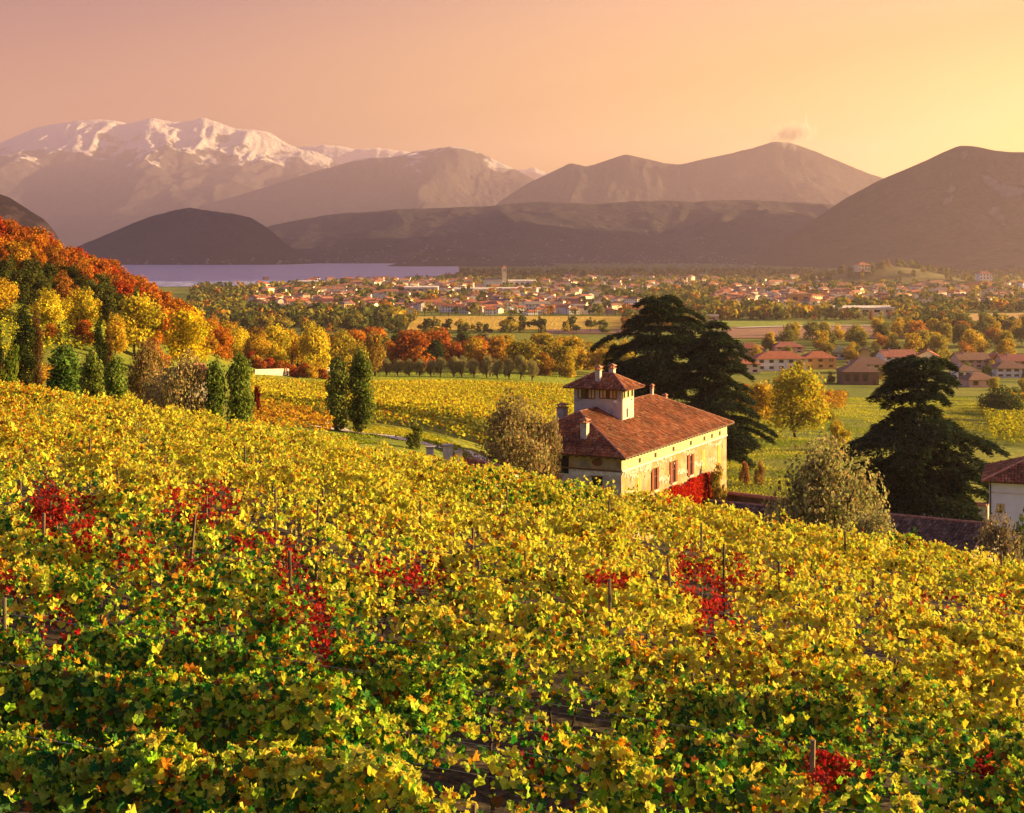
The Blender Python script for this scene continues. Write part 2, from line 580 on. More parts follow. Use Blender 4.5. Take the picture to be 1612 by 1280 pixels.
def mountain(name, prof, Yr, Yf, Yb, mat, base=-56.0, rough=0.30, spur=900.0, nx=220, nt=60, seed=1, power=1.25, wob=0.004, cap=0.985):
    px = np.linspace(prof[0][0], prof[-1][0], nx)
    # smooth the drawn skyline a little, then roughen it
    py = np.interp(px, [p[0] for p in prof], [p[1] for p in prof])
    k = np.array([1, 2, 3, 2, 1.0]); k /= k.sum()
    py = np.convolve(np.pad(py, 2, mode='edge'), k, 'valid')
    X = (px - CX) / FPX * Yr
    Zr = (CY - py) / FPX * Yr
    Hs = np.maximum(Zr - base, 1.0)
    Zr = Zr + (fbm(X / spur * 3.0, X * 0 + 3.3, 5, seed, True) - 0.55) * wob * Yr * np.clip(Hs / Hs.max(), 0.15, 1)
    tf = np.linspace(0, 1, nt)
    tb = np.linspace(0, 1, max(10, nt // 3))[1:]
    rowsX, rowsY, rowsZ = [], [], []
    for t in tf:
        Y = Yf + (Yr - Yf) * t + (fbm(X / spur, X * 0 + 7.7, 2, seed + 5) - 0.5) * (Yr - Yf) * 0.35 * (1 - abs(2 * t - 1))
        W = fbm(X / spur + 0.6 * fbm(X / spur * 0.7, Y / spur * 0.7, 2, seed + 40), Y / (spur * 2.2), 6, seed + 2, True)
        h = t ** power
        Z = base + (Zr - base) * (h * (1 - rough * (1 - t) ** 0.6) + rough * h * (1 - t) ** 0.4 * 2.0 * (W - 0.35))
        lim = Zr * Y / Yr                            # stays under the skyline seen from the vineyard
        if t < 0.999:
            Z = np.minimum(Z, np.where(lim > 0, lim * (cap - 0.01 * (1 - t)), lim - 6))
        rowsX.append(X * (0.999 if False else 1)); rowsY.append(np.broadcast_to(Y, X.shape)); rowsZ.append(Z)
    for t in tb:
        Y = Yr + (Yb - Yr) * t
        rowsX.append(X); rowsY.append(np.full_like(X, Y)); rowsZ.append(base + (Zr - base) * (1 - t) ** 1.2)
    V = np.stack([np.array(rowsX), np.array(rowsY), np.array(rowsZ)], -1)
    nr = V.shape[0]
    i = np.arange(nr - 1)[:, None] * nx
    j = np.arange(nx - 1)[None]
    F = np.stack([i + j, i + j + 1, i + nx + j + 1, i + nx + j], -1).reshape(-1, 4)
    me = np_mesh(name, V.reshape(-1, 3), F, smooth=True)
    return tag(obj(name, me, mat), kind='structure')

MM = {}
MM['snowy'] = mat_mountain('snowy_slopes', (0.055, 0.05, 0.05), (0.10, 0.085, 0.075), (0.2, 0.18, 0.17), (0.52, 0.50, 0.54), (1400, 1900), 0.0, 0.45)
MM['dusted'] = mat_mountain('dusted_slopes', (0.055, 0.05, 0.05), (0.10, 0.085, 0.07), (0.2, 0.18, 0.17), (0.45, 0.44, 0.48), (1230, 1700), 0.0, 0.5)
MM['wood'] = mat_mountain('wooded_slopes', (0.034, 0.034, 0.034), (0.075, 0.062, 0.050), (0.2, 0.18, 0.16), None, (0, 0), 0.0, 0.8)
MM['ochre_cliff'] = mat_mountain('ochre_cliffs', (0.07, 0.05, 0.02), (0.16, 0.08, 0.03), (0.26, 0.17, 0.10), None, (0, 0), 0.92, 3.0)
MM['cliff'] = mat_mountain('wooded_cliffs', (0.050, 0.045, 0.028), (0.10, 0.075, 0.04), (0.19, 0.16, 0.14), None, (0, 0), 0.86, 1.4)

mountain('mountain_snow_massif', [(-420, 330), (-250, 290), (-120, 262), (-40, 238), (0, 226), (60, 201), (110, 192), (150, 188), (185, 190), (200, 194), (240, 187), (275, 192), (300, 191), (318, 186),
          (345, 194), (370, 204), (400, 205), (425, 210), (450, 226), (475, 236), (500, 240), (540, 262), (600, 300), (680, 330), (800, 370)],
         23000, 15500, 27000, MM['snowy'], rough=0.5, spur=2100, nx=420, nt=150, seed=3, power=1.1, wob=0.0022)
mountain('mountain_far_snow_ridge', [(380, 300), (440, 244), (475, 232), (520, 230), (560, 234), (600, 233), (640, 239), (690, 252), (760, 280), (840, 330)], 27000, 24000, 29000, MM['snowy'], rough=0.3, spur=1500, nx=140, nt=30, seed=9)
mountain('mountain_far_peak', [(780, 300), (815, 268), (838, 263), (850, 268), (870, 275), (900, 300)], 28500, 27200, 29500, MM['snowy'], rough=0.2, spur=900, nx=60, nt=20, seed=12)
mountain('mountain_dusted_ridge', [(300, 330), (400, 300), (470, 278), (520, 264), (560, 252), (590, 247), (620, 247), (650, 240), (690, 233), (715, 230), (745, 236), (775, 250), (800, 262), (830, 277), (870, 300), (920, 330), (1000, 370)],
         18500, 13500, 21500, MM['dusted'], rough=0.5, spur=1500, nx=300, nt=110, seed=21, power=1.1, wob=0.0025)
mountain('mountain_central_range', [(700, 390), (790, 315), (835, 287), (870, 270), (898, 257), (912, 261), (925, 263), (950, 255), (985, 243), (1010, 248), (1040, 256), (1070, 259), (1110, 250), (1150, 242), (1190, 231), (1218, 222), (1245, 226),
          (1275, 236), (1320, 253), (1370, 274), (1420, 292), (1500, 308), (1600, 312), (1700, 330), (1800, 370), (1850, 408)],
         14500, 10800, 17500, MM['wood'], rough=0.6, spur=1300, nx=420, nt=100, seed=33, wob=0.0022)
mountain('mountain_foothill', [(380, 420), (430, 356), (520, 338), (620, 330), (760, 326), (850, 318), (930, 322), (1000, 316), (1080, 317), (1160, 315), (1240, 318), (1300, 321), (1360, 335), (1480, 380), (1600, 405)],
         10200, 7300, 11500, MM['wood'], rough=0.55, spur=1000, nx=320, nt=90, seed=44, power=1.0, wob=0.0022)
mountain('hill_island', [(60, 419), (130, 385), (180, 364), (235, 342), (270, 333), (298, 327), (330, 333), (365, 337), (395, 343), (425, 362), (455, 388), (490, 410), (505, 419)],
         7300, 6350, 8300, MM['wood'], base=-52, rough=0.35, spur=520, nx=160, nt=60, seed=55, wob=0.0018)
mountain('hill_promontory', [(610, 424), (640, 408), (668, 394), (690, 389), (720, 392), (752, 399), (790, 408), (850, 412), (900, 421)], 6400, 5500, 7000, MM['wood'], base=-52, rough=0.3, spur=300, nx=110, nt=40, seed=66, wob=0.002)
mountain('mountain_right_slope', [(1120, 442), (1180, 412), (1240, 376), (1290, 340), (1330, 313), (1380, 286), (1420, 269), (1455, 254), (1485, 240), (1510, 229), (1535, 230), (1560, 236), (1590, 240), (1620, 240), (1680, 225), (1760, 200), (1900, 120), (2100, 40), (2400, 10), (2700, 90), (3000, 300)],  # past the right frame edge the unseen ridge is raised to shade the valley
         6600, 4300, 9000, MM['cliff'], rough=0.6, spur=560, nx=520, nt=130, seed=77, power=1.15, wob=0.0018)
mountain('mountain_left_cliff', [(-700, 250), (-400, 262), (-200, 270), (-80, 280), (-20, 302), (10, 310), (40, 326), (70, 346), (88, 368), (110, 400), (130, 440)], 3300, 2700, 3420, MM['ochre_cliff'], rough=0.55, spur=200, nx=260, nt=90, seed=88, power=0.75, wob=0.004)

def shade_range():
    # unseen range outside the picture, added to shade the valley haze
    nx, ny = 60, 140
    x = np.linspace(4700, 7950, nx); y = np.linspace(3700, 11400, ny)
    Xg, Yg = np.meshgrid(x, y)
    ridge = 6650 + (fbm(Yg / 1800, Yg * 0, 3, 5) - 0.5) * 300
    prof = np.clip(1 - np.abs(Xg - ridge) / np.where(Xg < ridge, 1900, 1150), 0, 1)
    env = smooth01((Yg - 3800) / 900) * smooth01((11300 - Yg) / 1300)
    Z = -56 + 2150 * env * (prof ** 1.1) * (0.80 + 0.34 * fbm(Xg / 700, Yg / 700, 5, 9, True))
    V = np.stack([Xg, Yg, Z], -1).reshape(-1, 3)
    i = np.arange(ny - 1)[:, None] * nx; j = np.arange(nx - 1)[None]
    F = np.stack([i + j, i + j + 1, i + nx + j + 1, i + nx + j], -1).reshape(-1, 4)
    tag(obj('mountain_haze_blocker', np_mesh('mountain_haze_blocker', V, F, smooth=True), MM['wood']), kind='structure')
shade_range()

# ------------------------------------------------------------------ haze over the valley
def build_haze():
    mb = MB().box(-14500, 8100, -2600, 31500, -57, 2420)
    m = bpy.data.materials.new('valley_haze')
    m.use_nodes = True
    n, l = m.node_tree.nodes, m.node_tree.links
    n.clear()
    out = n.new('ShaderNodeOutputMaterial')
    pv = n.new('ShaderNodeVolumePrincipled')
    pv.inputs['Color'].default_value = (0.85, 0.68, 0.90, 1)
    pv.inputs['Density'].default_value = 5.8e-5
    pv.inputs['Anisotropy'].default_value = 0.5
    l.new(pv.outputs[0], out.inputs['Volume'])
    o = mb.build('haze', m)
    tag(o, 'warm evening haze filling the whole valley', 'haze', kind='stuff')
build_haze()

# ------------------------------------------------------------------ smoke drifting off the summit
def build_cloud():
    c = ray(1246, 208, 14300)  # cloud wisps at the peak, built as a volume inside the haze
    mb = MB()
    o_ = MB().box(-480, 480, -160, 160, -250, 280)
    m = bpy.data.materials.new('summit_cloud')
    m.use_nodes = True
    n, l = m.node_tree.nodes, m.node_tree.links
    n.clear()
    out = n.new('ShaderNodeOutputMaterial')
    pv = n.new('ShaderNodeVolumePrincipled')
    pv.inputs['Color'].default_value = (0.97, 0.97, 0.97, 1)
    pv.inputs['Anisotropy'].default_value = 0.4
    tc = n.new('ShaderNodeTexCoord')
    mp = n.new('ShaderNodeMapping'); mp.inputs['Scale'].default_value = (0.0055, 0.005, 0.0026); mp.inputs['Rotation'].default_value = (0, 0.5, 0)
    l.new(tc.outputs['Object'], mp.inputs[0])
    t = n.new('ShaderNodeTexNoise'); t.inputs['Scale'].default_value = 1.6; t.inputs['Detail'].default_value = 4; t.inputs['Distortion'].default_value = 1.2
    l.new(mp.outputs[0], t.inputs['Vector'])
    # fades out towards the edge of the plume
    sc = n.new('ShaderNodeVectorMath'); sc.operation = 'MULTIPLY'; sc.inputs[1].default_value = (1 / 470, 1 / 155, 1 / 265)
    l.new(tc.outputs['Object'], sc.inputs[0])
    ln = n.new('ShaderNodeVectorMath'); ln.operation = 'LENGTH'; l.new(sc.outputs[0], ln.inputs[0])
    fall = n.new('ShaderNodeMapRange'); fall.inputs['From Min'].default_value = 1.0; fall.inputs['From Max'].default_value = 0.2; fall.inputs['To Min'].default_value = -0.30; fall.inputs['To Max'].default_value = 0.13
    l.new(ln.outputs['Value'], fall.inputs['Value'])
    ad = n.new('ShaderNodeMath'); ad.operation = 'ADD'; l.new(t.outputs['Fac'], ad.inputs[0]); l.new(fall.outputs[0], ad.inputs[1])
    r = n.new('ShaderNodeMapRange'); r.inputs['From Min'].default_value = 0.50; r.inputs['From Max'].default_value = 0.74; r.inputs['To Max'].default_value = 0.022
    l.new(ad.outputs[0], r.inputs['Value'])
    l.new(r.outputs[0], pv.inputs['Density'])
    l.new(pv.outputs[0], out.inputs['Volume'])
    o = o_.build('cloud', m)
    o.location = c
    tag(o, 'thin pale smoke plume drifting off the central summit', 'cloud', kind='stuff')
build_cloud()
# ------------------------------------------------------------------ leaf scattering
def leaf_template(kind):
    if kind == 'lobed':           # five lobes round the stalk, folded along the midrib
        a = np.radians([-90, -52, -18, 8, 38, 62, 90, 118, 142, 172, 198, 232])
        r = np.array([0.20, 0.50, 0.44, 0.55, 0.45, 0.47, 0.58, 0.47, 0.45, 0.55, 0.44, 0.50])
        x, y = r * np.cos(a), r * np.sin(a)
        z = 0.50 * np.abs(x) - 0.55 * (x * x + y * y) + 0.10 * np.sin(a * 5)
        V = np.vstack([[[0, 0, 0]], np.stack([x, y, z], 1)])
        n = len(a)
        F = np.array([(0, 1 + i, 1 + (i + 1) % n) for i in range(n)])
        return V, F
    if kind == 'simple':          # six-cornered leaf
        V = np.array([(0, -0.42, 0), (0.46, -0.12, 0.16), (0.34, 0.40, 0.10), (0, 0.52, -0.06), (-0.34, 0.40, 0.10), (-0.46, -0.12, 0.16)])
        return V, np.array([(0, 1, 2), (0, 2, 3), (0, 3, 4), (0, 4, 5)])
    if kind == 'card':            # folded leaf spray
        V = np.array([(0, -0.5, 0), (0.45, 0.05, 0.14), (0, 0.5, 0), (-0.45, 0.05, 0.14)])
        return V, np.array([(0, 1, 2), (0, 2, 3)])
    if kind == 'quad':
        V = np.array([(-0.5, -0.35, 0.06), (0.42, -0.5, 0), (0.5, 0.4, 0.08), (-0.38, 0.5, 0)])
        return V, np.array([(0, 1, 2, 3)])
    if kind == 'needle':          # long thin spray
        V = np.array([(0, -0.55, 0), (0.17, 0.0, 0.05), (0, 0.6, -0.06), (-0.17, 0.0, 0.05)])
        return V, np.array([(0, 1, 2), (0, 2, 3)])

def frames(N, rng, roll=True):
    """orientation matrices whose third axis is N"""
    N = N / np.maximum(np.linalg.norm(N, axis=1, keepdims=True), 1e-6)
    ref = rng.normal(size=N.shape)
    T = np.cross(ref, N)
    T /= np.maximum(np.linalg.norm(T, axis=1, keepdims=True), 1e-6)
    B = np.cross(N, T)
    return np.stack([T, B, N], 1)         # rows: local axes

def hanging(N, rng, droop=1.0):
    """leaf frames whose tip hangs down"""
    N = N / np.maximum(np.linalg.norm(N, axis=1, keepdims=True), 1e-6)
    D = np.array([0, 0, -droop]) + rng.normal(0, 0.45, N.shape)
    X = np.cross(D, N)
    X /= np.maximum(np.linalg.norm(X, axis=1, keepdims=True), 1e-6)
    return np.stack([X, np.cross(N, X), N], 1)

def scatter(P, R, S, kind):
    """leaf copies joined: returns verts, faces, faces per leaf"""
    T, F = leaf_template(kind)
    V = np.einsum('vk,nkj->nvj', T, R) * np.asarray(S)[:, None, None] + P[:, None]
    n, m = len(P), len(T)
    FF = (F[None] + (np.arange(n) * m)[:, None, None]).reshape(-1, F.shape[1])
    return V.reshape(-1, 3), FF, len(F)

# ------------------------------------------------------------------ the near vineyard
ROW_A = math.radians(-9.0)
RD = np.array([math.cos(ROW_A), math.sin(ROW_A)])
RN = np.array([-RD[1], RD[0]])
ROW_GAP = 2.6
VINE_H = 1.95
# red shoots, by where they stand in the photograph: (px, py, half width, half height, strength)
RED = [(80, 800, 38, 45, .8), (125, 810, 30, 38, .7), (150, 838, 40, 36, .55), (205, 862, 34, 40, .5), (310, 795, 55, 40, 1.0), (345, 785, 30, 26, .9), (290, 885, 26, 34, .6), (400, 850, 50, 18, .65),
       (455, 880, 26, 42, .75), (475, 955, 36, 50, .6), (505, 990, 24, 62, .8), (300, 985, 34, 26, .45), (570, 885, 30, 18, .5), (620, 895, 38, 28, .85), (650, 905, 30, 36, .7), (680, 900, 26, 34, .55), (95, 985, 28, 52, .5), (20, 905, 26, 50, .4),
       (965, 910, 42, 16, .75), (1085, 885, 22, 32, .85), (1110, 915, 44, 40, .75), (1130, 975, 36, 55, .8), (1155, 900, 34, 30, .6), (1185, 910, 22, 24, .5), (1235, 900, 16, 12, .7), (1300, 1210, 34, 36, .9), (1340, 1205, 34, 20, .6),
       (1545, 1205, 20, 26, .8), (1600, 945, 24, 26, .6), (590, 1085, 16, 14, .5), (830, 1190, 14, 20, .7), (1480, 945, 40, 14, .4), (880, 1165, 30, 8, .3), (700, 700, 30, 8, .25)]

def vine_colours(P, h, rng):
    n = len(P)
    X, Y = P[:, 0], P[:, 1]
    px, py = to_px(P)
    big = fbm(X * 0.16 + 9, Y * 0.16, 3, 71)
    sml = fbm(X * 0.9, Y * 0.9, 2, 72)
    far = smooth01((Y - 12) / 24)
    green = np.clip(0.88 - 0.82 * far + 0.30 * smooth01((19 - Y) / 7) * smooth01((1.75 - h) / 0.7) + (big - 0.5) * 1.7 + (sml - 0.5) * 0.9 - (h - 1.2) * 0.35, 0.02, 0.96)
    k = rng.random(n)
    isg = k < green
    yel = np.stack([rng.uniform(0.46, 0.66, n), rng.uniform(0.46, 0.62, n), rng.uniform(0.03, 0.08, n)], 1)
    lime = np.stack([rng.uniform(0.22, 0.38, n), rng.uniform(0.38, 0.54, n), rng.uniform(0.02, 0.06, n)], 1)
    grn = np.stack([rng.uniform(0.022, 0.08, n), rng.uniform(0.09, 0.20, n), rng.uniform(0.012, 0.04, n)], 1)
    org = np.stack([rng.uniform(0.42, 0.60, n), rng.uniform(0.19, 0.30, n), rng.uniform(0.01, 0.03, n)], 1)
    brn = np.stack([rng.uniform(0.14, 0.26, n), rng.uniform(0.06, 0.10, n), rng.uniform(0.012, 0.03, n)], 1)
    c = np.where(isg[:, None], np.where((rng.random(n) < 0.50)[:, None], lime, grn), yel)
    ob = rng.random(n)
    left = smooth01((330 - px) / 400) * smooth01((760 - py) / 120)
    c = np.where((ob < 0.07 + 0.26 * left + 0.10 * (sml > 0.6))[:, None], org, c)
    c = np.where((ob > 0.955)[:, None], brn, c)
    red = np.zeros(n)
    wob = fbm(X * 2.2 + 3, Y * 1.2 + h * 0.5, 3, 73)
    for (a, b, ra, rb, s) in RED:
        q = ((px - a) / (ra * 1.15)) ** 2 + ((py - b) / (rb * 1.1)) ** 2
        red = np.maximum(red, s * np.clip(1.25 - q, 0, 1))
    isr = (rng.random(n) < red * 1.35 * np.clip((wob - 0.34) * 7.0, 0, 1.0))
    rc = np.stack([rng.uniform(0.18, 0.46, n), rng.uniform(0.012, 0.055, n), rng.uniform(0.010, 0.03, n)], 1)
    return np.where(isr[:, None], rc, c), isr

ORD = ('nearest second third fourth fifth sixth seventh eighth ninth tenth eleventh twelfth thirteenth fourteenth fifteenth sixteenth seventeenth eighteenth '
       'nineteenth twentieth').split()
M['post'] = mat_noise('weathered_post', (0.05, 0.036, 0.024), (0.17, 0.125, 0.085), 9, bump=0.01, stretch=(1, 1, 0.15))
M['vine_wood'] = mat_noise('vine_wood', (0.03, 0.02, 0.014), (0.085, 0.055, 0.036), 14, bump=0.01)
M['wire'] = mat_noise('trellis_wire', (0.20, 0.19, 0.18), (0.32, 0.30, 0.28), 4, rough=0.5)
# posts the photograph shows standing clear of the leaves: (px, py of the top, lean)
SHOWN_POSTS = [(106, 800, .01), (278, 812, .10), (460, 868, -.03), (725, 838, .02), (970, 898, -.01), (1068, 872, -.09), (1268, 1140, .02), (430, 770, 0), (1140, 852, 0), (1372, 838, 0),
               (1334, 842, 0), (962, 784, 0), (900, 792, 0), (800, 768, 0), (655, 790, 0), (484, 800, 0), (1228, 890, 0), (1105, 820, 0), (1580, 870, 0), (1552, 900, 0), (130, 690, 0), (395, 700, 0), (1452, 880, 0)]

def build_vineyard():
    rng = np.random.default_rng(77)
    origin = np.array([0.0, 8.4])
    rows = []
    k = 0
    near_leaf = []
    shown = []
    for (px, py, lean) in SHOWN_POSTS:      # where a two-metre-tall post with its top at that pixel stands
        best = None
        for Y in np.arange(9, 84, 0.25):
            X = (px - CX) / FPX * Y
            top = (CY - py) / FPX * Y
            d = abs(top - (gz(X, Y) + 2.3))
            if best is None or d < best[0]:
                best = (d, X, Y)
        shown.append((best[1], best[2], lean))
    used = set()
    while True:
        c = origin + RN * (k * ROW_GAP)
        s = np.arange(-46, 46, 0.25)
        X, Y = c[0] + RD[0] * s, c[1] + RD[1] * s
        u = X / np.maximum(Y, 1)
        ok = (Y > 7.5) & (np.abs(u) < 0.43) & (Y < crest(u) + 5)
        k += 1
        if k > 60: break
        if ok.sum() < 8: continue
        rows.append((c, s[ok].min(), s[ok].max()))
    total = 0
    for ri, (c, s0, s1) in enumerate(rows):
        L = s1 - s0
        ymid = c[1]
        # leaves: density falls with distance, size rises a little
        P_all = []
        n_try = int(L * (1500 if ymid < 22 else 950 if ymid < 34 else 380 if ymid < 50 else 250))
        s = rng.uniform(s0, s1, n_try)
        wob = (fbm(s * 0.28, s * 0 + ri * 5.1, 3, 81) - 0.5) * 0.5
        topn = fbm(s * 0.75, s * 0 + ri * 3.7, 3, 82)
        height = VINE_H - 0.30 + 1.25 * (topn - 0.45) + 0.35 * np.clip(fbm(s * 3.1, s * 0 + ri * 1.7, 2, 87) - 0.55, 0, 1)
        dens = np.clip(fbm(s * 0.75, s * 0 + ri * 2.9, 2, 83) * 3.4 - 1.0, 0.06, 1)
        hh = rng.random(n_try) ** (0.62 if ymid < 30 else 0.42)
        h = 0.35 + (height - 0.35) * hh
        keep = (rng.random(n_try) < dens) & ((rng.random(n_try) < np.clip((fbm(s * 1.7, h * 1.5 + ri * 4.3, 2, 86) - 0.34) * 6.0, 0.10, 1)) | (ymid > 42))
        half = 0.42 * np.sqrt(np.clip(1 - (hh * 0.92) ** 3.5, 0.05, 1)) * (0.30 + 1.35 * fbm(s * 1.3, h * 1.3 + ri * 7, 2, 84))
        side = np.where(rng.random(n_try) < 0.5, -1.0, 1.0)
        depth = 1 - np.abs(rng.normal(0, 0.28, n_try))
        off = side * half * np.clip(depth, -0.2, 1.0) + wob
        x = c[0] + RD[0] * s + RN[0] * off
        y = c[1] + RD[1] * s + RN[1] * off
        g = ground(x, y)
        P = np.stack([x, y, g + h], 1)
        nrm = np.stack([RN[0] * side, RN[1] * side, 0.20 + 0.45 * hh], 1) + rng.normal(0, 0.55, (n_try, 3)) + [0.25, -0.1, 0.0]
        # long shoots standing out above and hanging from the sides
        ns = int(L * (2.6 if ymid < 40 else 1.6))
        ss = rng.uniform(s0, s1, ns)
        per = 9
        tt = np.tile(np.linspace(0.1, 1, per), ns)
        lean = np.repeat(rng.normal(0, 0.45, (ns, 2)), per, 0)
        ln = np.repeat(rng.uniform(0.25, 0.75, ns), per)
        sx = np.repeat(ss, per) + lean[:, 0] * tt * ln
        so = lean[:, 1] * tt * ln * 1.1
        hs = VINE_H - 0.42 + ln * tt * (1.15 - 0.35 * tt)
        xs, ys = c[0] + RD[0] * sx + RN[0] * so, c[1] + RD[1] * sx + RN[1] * so
        Ps = np.stack([xs, ys, ground(xs, ys) + hs], 1) + rng.normal(0, 0.04, (ns * per, 3))
        P = np.vstack([P[keep], Ps])
        h = np.concatenate([h[keep], hs])
        nrm = np.vstack([nrm[keep], rng.normal(0, 0.7, (ns * per, 3)) + [0.3, -0.2, 0.35]])
        col, isr = vine_colours(P, h, rng)
        size = (0.060 + 0.095 * rng.random(len(P)) ** 1.3) * (1 + 0.30 * smooth01((P[:, 1] - 22) / 30)) * np.where(isr, 0.72, 1)
        R = hanging(nrm, rng)
        near = P[:, 1] < 24
        mid = (P[:, 1] >= 24) & (P[:, 1] < 44)
        far = P[:, 1] >= 44
        row = empty('vine_row', (float(c[0] + RD[0] * (s0 + s1) / 2), float(c[1] + RD[1] * (s0 + s1) / 2), 0.0))
        cx_, cy_ = row.location[0], row.location[1]
        row.location[2] = gz(cx_, cy_)
        O = np.array(row.location)
        if ri < len(ORD):
            lab = ('nearest vine row, cut by the bottom edge of the picture' if ri == 0 else f'{ORD[ri]} vine row from the bottom edge, green and yellow leaves')
        else:
            lab = f'{ORD[len(rows) - 1 - ri]} vine row from the brow of the slope' if ri < len(rows) - 1 else 'last vine row along the brow of the slope'
            lab = lab.replace('nearest vine row from', 'vine row nearest')
        tag(row, lab, 'vine row', 'vine rows on the near slope')
        Vs, Fs, Cs, base = [], [], [], 0
        for msk, kind in ((near, 'lobed'), (mid, 'simple'), (far, 'card')):
            if not msk.any(): continue
            V, F, per_leaf = scatter(P[msk] - O, R[msk], size[msk], kind)
            Vs.append(V); Fs.append(F + base); base += len(V)
            Cs.append(np.repeat(col[msk], per_leaf, 0))
        me = np_mesh('foliage', np.vstack(Vs), [np.vstack(Fs)], np.vstack(Cs))
        total += len(me.polygons)
        tag(obj('foliage', me, M['vine_leaf'], row), kind='stuff')
        # the largest leaves, one by one
        if ri < 5:
            per_row = (80, 75, 60, 45, 40)[ri]
            nT, nF = leaf_template('lobed')
            lm = np_mesh('leaf', nT, nF, None, False)
            for q in range(per_row):
                s_ = rng.uniform(s0 + 0.5, s1 - 0.5)
                o_ = rng.uniform(-0.55, 0.10)
                x, y = c[0] + RD[0] * s_ + RN[0] * o_, c[1] + RD[1] * s_ + RN[1] * o_
                p = np.array([x, y, gz(x, y) + rng.uniform(1.05, 2.05)]) - O
                lf = link(bpy.data.objects.new('leaf', lm), row)
                lf.location = p
                lf.rotation_euler = (rng.uniform(0.1, 1.5), rng.uniform(-0.5, 0.5), rng.uniform(-1.4, 1.4))
                lf.scale = (rng.uniform(0.105, 0.15),) * 3
                t = rng.random()
                lf.color = (0.56, 0.54, 0.04, 1) if t < 0.5 else (0.28, 0.42, 0.03, 1) if t < 0.75 else (0.07, 0.15, 0.025, 1) if t < 0.93 else (0.5, 0.2, 0.02, 1)
            lm.materials.append(M['single_leaf'])
        # trunks of the vines, posts, wires
        if ymid < 30:
            for s_ in np.arange(s0 + 0.4, s1, 1.15):
                s_ = s_ + rng.uniform(-0.15, 0.15)
                x, y = c[0] + RD[0] * s_, c[1] + RD[1] * s_
                mb = MB()
                p = Vector((x - O[0], y - O[1], gz(x, y) - O[2] - 0.03))
                r = rng.uniform(0.022, 0.035)
                for q in range(4):
                    p2 = p + Vector((rng.normal(0, 0.05), rng.normal(0, 0.04), 0.25))
                    mb.tube(p, p2, r, r * 0.88, 5); p = p2; r *= 0.88
                for sg in (-1, 1):
                    mb.tube(p, p + Vector((RD[0] * 0.5 * sg, RD[1] * 0.5 * sg, rng.uniform(0.1, 0.25))), r * 0.8, r * 0.4, 5)
                mb.build('vine_trunk', M['vine_wood'], row)
        gap = 5.5
        spots = [(c[0] + RD[0] * s_, c[1] + RD[1] * s_, rng.normal(0, 0.02), rng.uniform(1.5, 1.85)) for s_ in np.arange(s0 + rng.uniform(0, gap), s1, gap)] if ymid < 58 else []
        for i, (x, y, lean) in enumerate(shown):
            d = (np.array([x, y]) - c) @ RN
            if abs(d) <= ROW_GAP / 2 and i not in used:
                used.add(i)
                s_ = (np.array([x, y]) - c) @ RD
                spots = [q for q in spots if abs((np.array(q[:2]) - c) @ RD - s_) > 2.0]
                spots.append((c[0] + RD[0] * s_, c[1] + RD[1] * s_, lean, 2.3))
        for (x, y, lean, ph) in spots:
            z = gz(x, y) - O[2]
            pr = 0.032 if ph < 2.2 else 0.036
            mb = MB().tube((x - O[0], y - O[1], z - 0.15), (x - O[0] + lean * ph, y - O[1], z + ph), pr, pr * 0.85, 7)
            mb.build('post', M['post'], row)
        if ymid < 46:
            for hw in (0.85, 1.25, 1.6):
                mb = MB()
                q = np.arange(s0, s1 + 1.0, 2.0)
                xs, ys = c[0] + RD[0] * q, c[1] + RD[1] * q
                zs = ground(xs, ys) + hw
                for a in range(len(q) - 1):
                    mb.tube((xs[a] - O[0], ys[a] - O[1], zs[a] - O[2]), (xs[a + 1] - O[0], ys[a + 1] - O[1], zs[a + 1] - O[2]), 0.004, 0.004, 4)
                mb.build('wire', M['wire'], row)
    print('vine rows', len(rows), 'leaf faces', total)

def mat_single_leaf():
    m = bpy.data.materials.new('single_vine_leaf')
    m.use_nodes = True
    n, l = m.node_tree.nodes, m.node_tree.links
    n.clear()
    out = n.new('ShaderNodeOutputMaterial'); d = n.new('ShaderNodeBsdfDiffuse'); t = n.new('ShaderNodeBsdfTranslucent'); mx = n.new('ShaderNodeMixShader')
    oi = n.new('ShaderNodeObjectInfo')
    tc = n.new('ShaderNodeTexCoord'); no = n.new('ShaderNodeTexNoise'); no.inputs['Scale'].default_value = 5.0
    l.new(tc.outputs['Object'], no.inputs['Vector'])
    mr = n.new('ShaderNodeMapRange'); mr.inputs['From Min'].default_value = 0.3; mr.inputs['From Max'].default_value = 0.7; mr.inputs['To Min'].default_value = 0.65; mr.inputs['To Max'].default_value = 1.15
    l.new(no.outputs['Fac'], mr.inputs['Value'])
    sc = n.new('ShaderNodeVectorMath'); sc.operation = 'SCALE'
    l.new(oi.outputs['Color'], sc.inputs[0]); l.new(mr.outputs[0], sc.inputs['Scale'])
    l.new(sc.outputs[0], d.inputs['Color']); l.new(sc.outputs[0], t.inputs['Color'])
    mx.inputs[0].default_value = 0.42
    l.new(d.outputs[0], mx.inputs[1]); l.new(t.outputs[0], mx.inputs[2]); l.new(mx.outputs[0], out.inputs['Surface'])
    return m
M['single_leaf'] = mat_single_leaf()
build_vineyard()
